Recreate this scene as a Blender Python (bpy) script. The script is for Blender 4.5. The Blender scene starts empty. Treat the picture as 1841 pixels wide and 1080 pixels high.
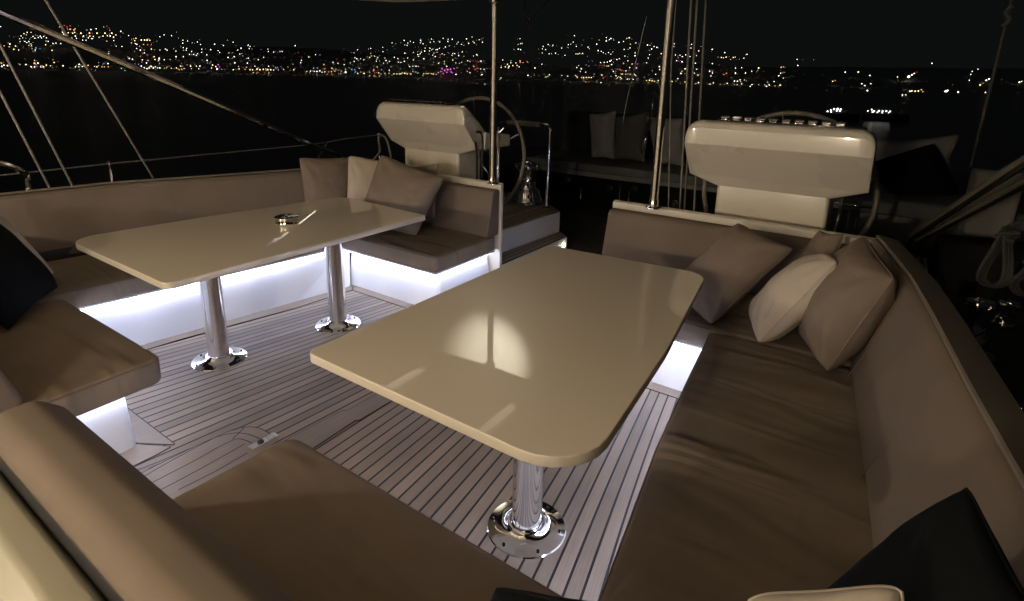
import bpy, math, random
from mathutils import Vector, Matrix, noise
R=math.radians
scn=bpy.context.scene
# ---------------------------------------------------------------- camera
cd=bpy.data.cameras.new('camera'); cam=bpy.data.objects.new('camera',cd); scn.collection.objects.link(cam)
cd.sensor_width=36; cd.lens=19.909; cd.shift_y=-0.07387; cd.clip_start=.03; cd.clip_end=12000
cam.matrix_world=Matrix(((0.822729,-0.159898,0.545481,2.0099),(0.568022,0.194726,-0.799646,0.0),(0.021642,0.967737,0.251033,1.63),(0,0,0,1)))
scn.camera=cam
# ---------------------------------------------------------------- night sky
w=bpy.data.worlds.new('World'); scn.world=w; w.use_nodes=True
bg=w.node_tree.nodes['Background']; bg.inputs[0].default_value=(.92,1.0,1.0,1); bg.inputs[1].default_value=.0042
scn.view_settings.view_transform='Standard'; scn.view_settings.look='None'; scn.view_settings.gamma=1; scn.view_settings.exposure=0
col=scn.collection
# ---------------------------------------------------------------- materials
def mat(name,base,rough=.5,metal=0,coat=0,bump=None,spec=.5,emit=None,es=0,sheen=0,var=None,wr=None,coatr=.05):
    m=bpy.data.materials.new(name); m.use_nodes=True; nt=m.node_tree; b=nt.nodes['Principled BSDF']
    b.inputs['Base Color'].default_value=(*base,1); b.inputs['Roughness'].default_value=rough
    b.inputs['Metallic'].default_value=metal; b.inputs['Coat Weight'].default_value=coat; b.inputs['Coat Roughness'].default_value=coatr
    b.inputs['Specular IOR Level'].default_value=spec
    if sheen: b.inputs['Sheen Weight'].default_value=sheen
    if emit: b.inputs['Emission Color'].default_value=(*emit,1); b.inputs['Emission Strength'].default_value=es
    tc=nt.nodes.new('ShaderNodeTexCoord')
    last=None
    for scale,strength,dist,detail in (bump or []):
        n=nt.nodes.new('ShaderNodeTexNoise'); n.inputs['Scale'].default_value=scale; n.inputs['Detail'].default_value=detail
        nt.links.new(tc.outputs['Object'],n.inputs['Vector'])
        bp=nt.nodes.new('ShaderNodeBump'); bp.inputs['Strength'].default_value=strength; bp.inputs['Distance'].default_value=dist
        nt.links.new(n.outputs['Fac'],bp.inputs['Height'])
        if last: nt.links.new(last.outputs[0],bp.inputs['Normal'])
        last=bp
    if wr:  # slack folds: stretched, warped noise turned into ridges
        for vs,st,di in (((1.1,4.5,2.5),.75,.03),((7,1.6,3),.22,.012)):
            mp=nt.nodes.new('ShaderNodeMapping'); mp.inputs['Scale'].default_value=vs; nt.links.new(tc.outputs['Object'],mp.inputs[0])
            v=nt.nodes.new('ShaderNodeTexNoise'); v.inputs['Scale'].default_value=1; v.inputs['Detail'].default_value=2; v.inputs['Distortion'].default_value=.5
            nt.links.new(mp.outputs[0],v.inputs['Vector'])
            rp=nt.nodes.new('ShaderNodeValToRGB'); rp.color_ramp.elements[0].position=.35; rp.color_ramp.elements[1].position=.80; rp.color_ramp.interpolation='EASE'
            nt.links.new(v.outputs['Fac'],rp.inputs['Fac'])
            bp=nt.nodes.new('ShaderNodeBump'); bp.inputs['Strength'].default_value=st; bp.inputs['Distance'].default_value=di
            nt.links.new(rp.outputs['Color'],bp.inputs['Height'])
            if last: nt.links.new(last.outputs[0],bp.inputs['Normal'])
            last=bp
    if last: nt.links.new(last.outputs[0],b.inputs['Normal'])
    if var:
        n=nt.nodes.new('ShaderNodeTexNoise'); n.inputs['Scale'].default_value=var[0]; n.inputs['Detail'].default_value=6
        nt.links.new(tc.outputs['Object'],n.inputs['Vector'])
        r=nt.nodes.new('ShaderNodeValToRGB'); r.color_ramp.elements[0].position=.3; r.color_ramp.elements[1].position=.7
        r.color_ramp.elements[0].color=(*[c*(1-var[1]) for c in base],1); r.color_ramp.elements[1].color=(*[min(1,c*(1+var[1])) for c in base],1)
        nt.links.new(n.outputs['Fac'],r.inputs['Fac']); nt.links.new(r.outputs['Color'],b.inputs['Base Color'])
        if var[2:]:
            rr=nt.nodes.new('ShaderNodeMapRange'); rr.inputs[3].default_value=rough-var[2]; rr.inputs[4].default_value=rough+var[2]
            nt.links.new(n.outputs['Fac'],rr.inputs[0]); nt.links.new(rr.outputs[0],b.inputs['Roughness'])
    return m
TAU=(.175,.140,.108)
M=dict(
 taupe=mat('taupe_canvas_lit',(.235,.190,.145),.95,bump=[(1300,.5,.0004,1)],var=(5,.07),wr=1,spec=.12),  # seat copy of the backrest canvas, base lightened to stand in for light
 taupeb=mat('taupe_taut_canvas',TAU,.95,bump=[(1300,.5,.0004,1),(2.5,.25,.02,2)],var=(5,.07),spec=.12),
 taupe2=mat('taupe_cotton',(.225,.18,.138),.95,bump=[(14,.3,.012,4),(1300,.5,.0004,1)],var=(9,.08),spec=.12),
 cream=mat('cream_cotton',(.56,.485,.39),.95,bump=[(14,.3,.012,4),(1300,.5,.0004,1)],var=(9,.06),spec=.12),
 grey=mat('grey_cotton',(.26,.25,.24),.9,bump=[(14,.3,.012,4)],var=(9,.08),spec=.15),
 olive=mat('olive_cotton',(.11,.11,.085),.9,bump=[(14,.3,.012,4)],spec=.15),
 navy=mat('navy_cotton',(.0035,.005,.006),.9,bump=[(10,.3,.012,4)],spec=.12),
 seam=mat('taupe_seam',(.15,.11,.08),.9),
 gel=mat('cream_gelcoat',(.74,.68,.55),.28,coat=.5,var=(2.5,.03,.05),bump=[(3,.05,.01,2)]),
 white=mat('white_gelcoat',(.82,.82,.81),.55,coat=.05,var=(3,.02)),
 table=mat('table_lacquer',(.78,.70,.56),.3,coat=1,coatr=.02,bump=[(3,.02,.01,2)],var=(1.5,.02)),
 chrome=mat('polished_steel',(.82,.81,.79),.07,1,bump=[(60,.02,.0005,2)],var=(30,.03,.03)),
 black=mat('black_rubber',(.006,.006,.006),.6),
 blackgl=mat('black_gloss',(.006,.006,.007),.12,coat=.5),
 pole=mat('brushed_steel',(.85,.80,.70),.16,1),
 leather=mat('stitched_leather',(.16,.14,.11),.55,bump=[(80,.3,.002,3)]),
 rope=mat('braided_rope',(.30,.28,.24),.8,bump=[(250,.6,.002,2)]),
 roof=mat('beige_headliner',(.62,.56,.47),.5,bump=[(40,.1,.002,3)],var=(2,.05)),
 darkdeck=mat('dark_painted_deck',(.035,.036,.035),.45,bump=[(120,.2,.001,3)],var=(4,.2)),
 hull=mat('dark_hull_paint',(.03,.035,.05),.2,coat=.6),
 sail=mat('white_sailcloth',(.8,.76,.66),.75,bump=[(5,.6,.05,4)],var=(3,.05)),
 darkfab=mat('charcoal_canvas',(.05,.05,.048),.9,bump=[(7,.3,.02,3)]),
 led=mat('led_diffuser',(.9,.9,1),.5,emit=(.64,.70,1.0),es=44),
 lampw=mat('lamp_lens',(1,.9,.7),.5,emit=(1,.70,.36),es=60),
 spotm=mat('step_lens',(1,.9,.7),.5,emit=(1,.86,.62),es=60),
 trackl=mat('courtesy_track',(.8,.78,.72),.5,emit=(1,.84,.66),es=.8),
 wood=mat('dark_companionway',(.10,.055,.03),.35,coat=.4,bump=[(30,.2,.003,4)]),
)
M['table'].node_tree.nodes['Principled BSDF'].inputs['Coat IOR'].default_value=1.7
M['ivory']=mat('ivory_paint',(.38,.355,.26),.35,coat=.3,var=(2.5,.03))
M['chrome2']=mat('dull_steel',(.20,.19,.17),.25,1); M['rope2']=mat('dark_rope',(.10,.10,.09),.8); M['rope3']=mat('grey_rope',(.04,.039,.035),.9,bump=[(160,1,.006,2)])
def teak(name,base=(.25,.19,.13),seams=True,scale=1.0):
    m=bpy.data.materials.new(name); m.use_nodes=True; nt=m.node_tree; b=nt.nodes['Principled BSDF']; L=nt.links
    tc=nt.nodes.new('ShaderNodeTexCoord'); sp=nt.nodes.new('ShaderNodeSeparateXYZ'); L.new(tc.outputs['Object'],sp.inputs[0])
    def mth(op,a,c=None,d=None):
        n=nt.nodes.new('ShaderNodeMath'); n.operation=op
        for i,v in enumerate((a,c,d)):
            if v is None: continue
            if isinstance(v,(int,float)): n.inputs[i].default_value=v
            else: L.new(v,n.inputs[i])
        return n.outputs[0]
    X,Y=sp.outputs[0],sp.outputs[1]
    noseam=seams==0
    if seams is True:
        xa=mth('ABSOLUTE',mth('ADD',X,.0))
        k=mth('ADD',mth('MULTIPLY',xa,.13),.028)
        u=mth('ADD',xa,mth('MULTIPLY',k,mth('SUBTRACT',Y,1.5)))
        sg=mth('SIGN',X)
    else:
        u=Y if seams=='x' else X; sg=mth('ADD',0,1)
    q=mth('DIVIDE',u,.0565*scale); fl=mth('FLOOR',q); fr=mth('SUBTRACT',q,fl)
    seam=mth('MAXIMUM',mth('LESS_THAN',fr,.08),mth('GREATER_THAN',fr,.92))
    if noseam: seam=mth('MULTIPLY',seam,0)
    wn=nt.nodes.new('ShaderNodeTexWhiteNoise'); wn.noise_dimensions='2D'
    cm=nt.nodes.new('ShaderNodeCombineXYZ'); L.new(fl,cm.inputs[0]); L.new(sg,cm.inputs[1]); L.new(cm.outputs[0],wn.inputs['Vector'])
    cg=nt.nodes.new('ShaderNodeCombineXYZ'); L.new(mth('MULTIPLY',u,170),cg.inputs[0]); L.new(mth('MULTIPLY',Y if seams!='x' else X,5),cg.inputs[1]); L.new(mth('MULTIPLY',wn.outputs['Value'],40),cg.inputs[2])
    gn=nt.nodes.new('ShaderNodeTexNoise'); gn.inputs['Scale'].default_value=1; gn.inputs['Detail'].default_value=6; gn.inputs['Roughness'].default_value=.65; L.new(cg.outputs[0],gn.inputs['Vector'])
    bl=nt.nodes.new('ShaderNodeTexNoise'); bl.inputs['Scale'].default_value=4; bl.inputs['Detail'].default_value=4; L.new(tc.outputs['Object'],bl.inputs['Vector'])
    v=mth('ADD',mth('MULTIPLY',wn.outputs['Value'],.42),mth('ADD',mth('MULTIPLY',gn.outputs['Fac'],.62),mth('MULTIPLY',bl.outputs['Fac'],.5)))
    v=mth('ADD',v,.18)
    mx=nt.nodes.new('ShaderNodeMix'); mx.data_type='RGBA'; mx.blend_type='MULTIPLY'; mx.inputs[0].default_value=1; mx.inputs[6].default_value=(*base,1)
    cv=nt.nodes.new('ShaderNodeCombineColor'); [L.new(v,cv.inputs[i]) for i in range(3)]; L.new(cv.outputs[0],mx.inputs[7])
    ms=nt.nodes.new('ShaderNodeMix'); ms.data_type='RGBA'; L.new(seam,ms.inputs[0]); L.new(mx.outputs[2],ms.inputs[6]); ms.inputs[7].default_value=(.006,.006,.006,1)
    L.new(ms.outputs[2],b.inputs['Base Color']); b.inputs['Roughness'].default_value=.6
    h=mth('SUBTRACT',gn.outputs['Fac'],mth('MULTIPLY',seam,2.0))
    bp=nt.nodes.new('ShaderNodeBump'); bp.inputs['Strength'].default_value=.35; bp.inputs['Distance'].default_value=.002; L.new(h,bp.inputs['Height']); L.new(bp.outputs[0],b.inputs['Normal'])
    return m
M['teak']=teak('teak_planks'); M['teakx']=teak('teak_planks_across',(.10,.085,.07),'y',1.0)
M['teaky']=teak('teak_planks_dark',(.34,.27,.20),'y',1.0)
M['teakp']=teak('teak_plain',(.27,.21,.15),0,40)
# ---------------------------------------------------------------- helpers
def tag(o,label=None,cat=None,group=None,kind=None):
    if label: o['label']=label
    if cat: o['category']=cat
    if group: o['group']=group
    if kind: o['kind']=kind
    return o
def empty(name,loc,label,cat,group=None):
    o=bpy.data.objects.new(name,None); col.objects.link(o); o.location=loc; o.empty_display_size=.1
    return tag(o,label,cat,group)
class MB:
    def __init__(s): s.v=[]; s.f=[]
    def add(s,vs,fs):
        k=len(s.v); s.v+=[tuple(v) for v in vs]; s.f+=[tuple(i+k for i in f) for f in fs]; return s
    def loft(s,rings,closed=True,caps=True):
        n=len(rings[0]); k=len(s.v)
        for r in rings: s.v+=[tuple(p) for p in r]
        for i in range(len(rings)-1):
            for j in range(n if closed else n-1):
                a=k+i*n+j; b=k+i*n+(j+1)%n; s.f.append((a,b,b+n,a+n))
        if caps: s.f.append(tuple(k+j for j in range(n))[::-1]); s.f.append(tuple(k+(len(rings)-1)*n+j for j in range(n)))
        return s
    def box(s,x0,x1,y0,y1,z0,z1,b=.006):
        return s.slab([(x0,y0),(x1,y0),(x1,y1),(x0,y1)],z0,z1,b,[b]*4,2)
    def slab(s,poly,z0,z1,b=.01,rad=None,seg=3,crown=0,fr=None):
        """plate with rounded plan corners and rounded top and bottom edges; fr maps (x,y,z) elsewhere"""
        rad=rad or [.02]*len(poly)
        P=rpoly(poly,rad,6); rings=[]
        for i in range(seg+1):
            a=math.pi/2*i/seg; rings.append([(*q,z0+b*(1-math.cos(a))) for q in inset(P,b*(1-math.sin(a)))])
        for i in range(seg+1):
            a=math.pi/2*i/seg; rings.append([(*q,z1-b*(1-math.sin(a))) for q in inset(P,b*(1-math.cos(a)))])
        if crown:
            base=inset(P,b); n_=len(base); gx=sum(p[0] for p in poly)/len(poly); gy=sum(p[1] for p in poly)/len(poly)
            for t,c in ((.06,.25),(.14,.5),(.25,.72),(.4,.88),(.6,.97),(.8,1)):
                rings.append([(gx+(x-gx)*(1-t),gy+(y-gy)*(1-t),z1+crown*c) for x,y in base])
        if fr: rings=[[fr(*p) for p in r] for r in rings]
        return s.loft(rings)
    def tube(s,pts,r,n=10,smooth=0):
        pts=[Vector(p) for p in pts]
        if smooth: pts=catmull(pts,smooth)
        rings=[]; up=Vector((0,0,1)); prev=None
        for i,p in enumerate(pts):
            t=(pts[min(i+1,len(pts)-1)]-pts[max(i-1,0)]).normalized()
            if prev is None:
                a=t.orthogonal().normalized()
            else: a=(prev-t*prev.dot(t)).normalized()
            prev=a; b=t.cross(a); rr=r[i] if isinstance(r,(list,tuple)) else r
            rings.append([p+(a*math.cos(2*math.pi*k/n)+b*math.sin(2*math.pi*k/n))*rr for k in range(n)])
        return s.loft(rings)
    def lathe(s,prof,c,n=40,axis=(0,0,1)):
        ax=Vector(axis).normalized(); a=ax.orthogonal().normalized(); b=ax.cross(a); c=Vector(c)
        return s.loft([[c+ax*z+(a*math.cos(2*math.pi*k/n)+b*math.sin(2*math.pi*k/n))*max(r,1e-4) for k in range(n)] for r,z in prof])
    def torus(s,c,R_,r,axis=(0,0,1),n=48,m=10,a0=0,a1=360):
        ax=Vector(axis).normalized(); a=ax.orthogonal().normalized(); b=ax.cross(a); c=Vector(c)
        rings=[]
        for i in range(n+1):
            t=R(a0+(a1-a0)*i/n); d=a*math.cos(t)+b*math.sin(t)
            rings.append([c+d*(R_+r*math.cos(2*math.pi*k/m))+ax*r*math.sin(2*math.pi*k/m) for k in range(m)])
        return s.loft(rings,caps=(a1-a0)<360)
    def build(s,name,m,parent=None,smooth=True,loc=None):
        me=bpy.data.meshes.new(name); me.from_pydata(s.v,[],s.f); me.validate(); me.update()
        import bmesh
        bm=bmesh.new(); bm.from_mesh(me); bmesh.ops.recalc_face_normals(bm,faces=bm.faces); bm.to_mesh(me); bm.free()
        o=bpy.data.objects.new(name,me); col.objects.link(o); me.materials.append(m)
        if smooth:
            for p in me.polygons: p.use_smooth=True
            try: me.set_sharp_from_angle(angle=R(38))
            except Exception: pass
            for p in me.polygons: p.use_smooth=len(p.vertices)<=4
        if parent:
            o.parent=parent
            if parent.type=='EMPTY': o.location=-Vector(parent.location)
        elif loc is not None:
            for v in me.vertices: v.co-=Vector(loc)
            o.location=loc
        return o
def catmull(P,n):
    out=[]
    for i in range(len(P)-1):
        a=P[max(i-1,0)];b=P[i];c=P[i+1];d=P[min(i+2,len(P)-1)]
        for k in range(n):
            t=k/n; out.append(.5*((2*b)+(c-a)*t+(2*a-5*b+4*c-d)*t*t+(3*b-a-3*c+d)*t**3))
    return out+[P[-1]]
def rpoly(poly,rad,n):
    out=[]; N=len(poly)
    area=sum(poly[i][0]*poly[(i+1)%N][1]-poly[(i+1)%N][0]*poly[i][1] for i in range(N))
    if area<0: poly=poly[::-1]; rad=rad[::-1]
    for i in range(N):
        p=Vector(poly[i]); a=(Vector(poly[i-1])-p); b=(Vector(poly[(i+1)%N])-p); la,lb=a.length,b.length; a/=la; b/=lb
        ang=math.acos(max(-1,min(1,a.dot(b)))); r=rad[i]
        t=min(r/math.tan(ang/2) if ang<3.13 else 0,la*.49,lb*.49); r2=t*math.tan(ang/2)
        if t<1e-5: out.append(tuple(p)); continue
        c=p+(a+b).normalized()*(r2/math.sin(ang/2)); s=p+a*t-c; e=p+b*t-c
        a0=math.atan2(s.y,s.x); d=math.atan2(e.y,e.x)-a0
        while d>math.pi: d-=2*math.pi
        while d<-math.pi: d+=2*math.pi
        for k in range(n+1): out.append((c.x+r2*math.cos(a0+d*k/n),c.y+r2*math.sin(a0+d*k/n)))
    return out
def inset(P,d):
    if abs(d)<1e-9: return list(P)
    N=len(P); out=[]
    for i in range(N):
        p=Vector(P[i]); j=1
        a=(p-Vector(P[i-1])); b=(Vector(P[(i+1)%N])-p)
        a=a.normalized() if a.length>1e-9 else b.normalized(); b=b.normalized() if b.length>1e-9 else a
        na=Vector((-a.y,a.x)); nb=Vector((-b.y,b.x)); m=(na+nb)
        m=m/max(.3,(1+na.dot(nb)))
        out.append((p.x+m.x*d,p.y+m.y*d))
    return out
def frame(O,U,V):
    O,U,V=Vector(O),Vector(U).normalized(),Vector(V); V=(V-U*V.dot(U)).normalized(); W=U.cross(V)
    return lambda x,y,z:tuple(O+U*x+V*y+W*z)
def pillow(name,c,th,m,label,cat='pillow',group='scatter cushions',seed=1,n=26,ear=.10,pipe=None):
    """c: the four corners TL,TR,BR,BL in metres"""
    c=[Vector(q) for q in c]; N=(c[1]-c[0]).cross(c[3]-c[0]).normalized(); ctr=sum(c,Vector())/4
    mb=MB(); sz=(c[1]-c[0]).length
    def pt(s,t,sg):
        # concave edges between pinched corners
        es=1-ear*(1-t*t)**1.0*abs(s)**3; et=1-ear*(1-s*s)**1.0*abs(t)**3
        cp=1-.055*(abs(s*t))**5; S,T=s*es*cp,t*et*cp
        p=c[3]*(1-S)*(1-T)/4+c[2]*(1+S)*(1-T)/4+c[1]*(1+S)*(1+T)/4+c[0]*(1-S)*(1+T)/4
        h=max(0,(1-s*s))**.46*max(0,(1-t*t))**.46
        q=Vector((s*1.5+seed*7,t*1.5,sg*.3)); w=noise.noise(q*1.4)*.10+noise.noise(q*3.1)*.05
        # creases that run in from the corners
        cr=0
        for cs in (-1,1):
            for ct in (-1,1):
                dx,dy=cs-s,ct-t; d=math.hypot(dx,dy); a=math.atan2(dy,dx)
                cr+=math.sin(a*9+seed*2+cs+ct*2)*math.exp(-((d-.55)/.3)**2)*.075
        return p+N*sg*(th*h*(1+w)+th*cr*h**.5*1.2)
    for sg in (1,-1):
        k=len(mb.v)
        for i in range(n+1):
            for j in range(n+1):
                s=math.sin(math.pi/2*(2*i/n-1)); t=math.sin(math.pi/2*(2*j/n-1)); mb.v.append(tuple(pt(s,t,sg)))
        for i in range(n):
            for j in range(n):
                a=k+i*(n+1)+j; f=(a,a+n+1,a+n+2,a+1); mb.f.append(f if sg>0 else f[::-1])
    e=empty(name,tuple(sum((q for q in c[2:]),Vector())/2),label,cat,group)
    o=mb.build('cover',m,e)
    edge=[]
    for i in range(n): edge.append(pt(-1+2*i/n,-1,1))
    for i in range(n): edge.append(pt(1,-1+2*i/n,1))
    for i in range(n): edge.append(pt(1-2*i/n,1,1))
    for i in range(n+1): edge.append(pt(-1,1-2*i/n,1))
    MB().tube(edge,.0032,6).build('piping',pipe or m,e)
    return e
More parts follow.
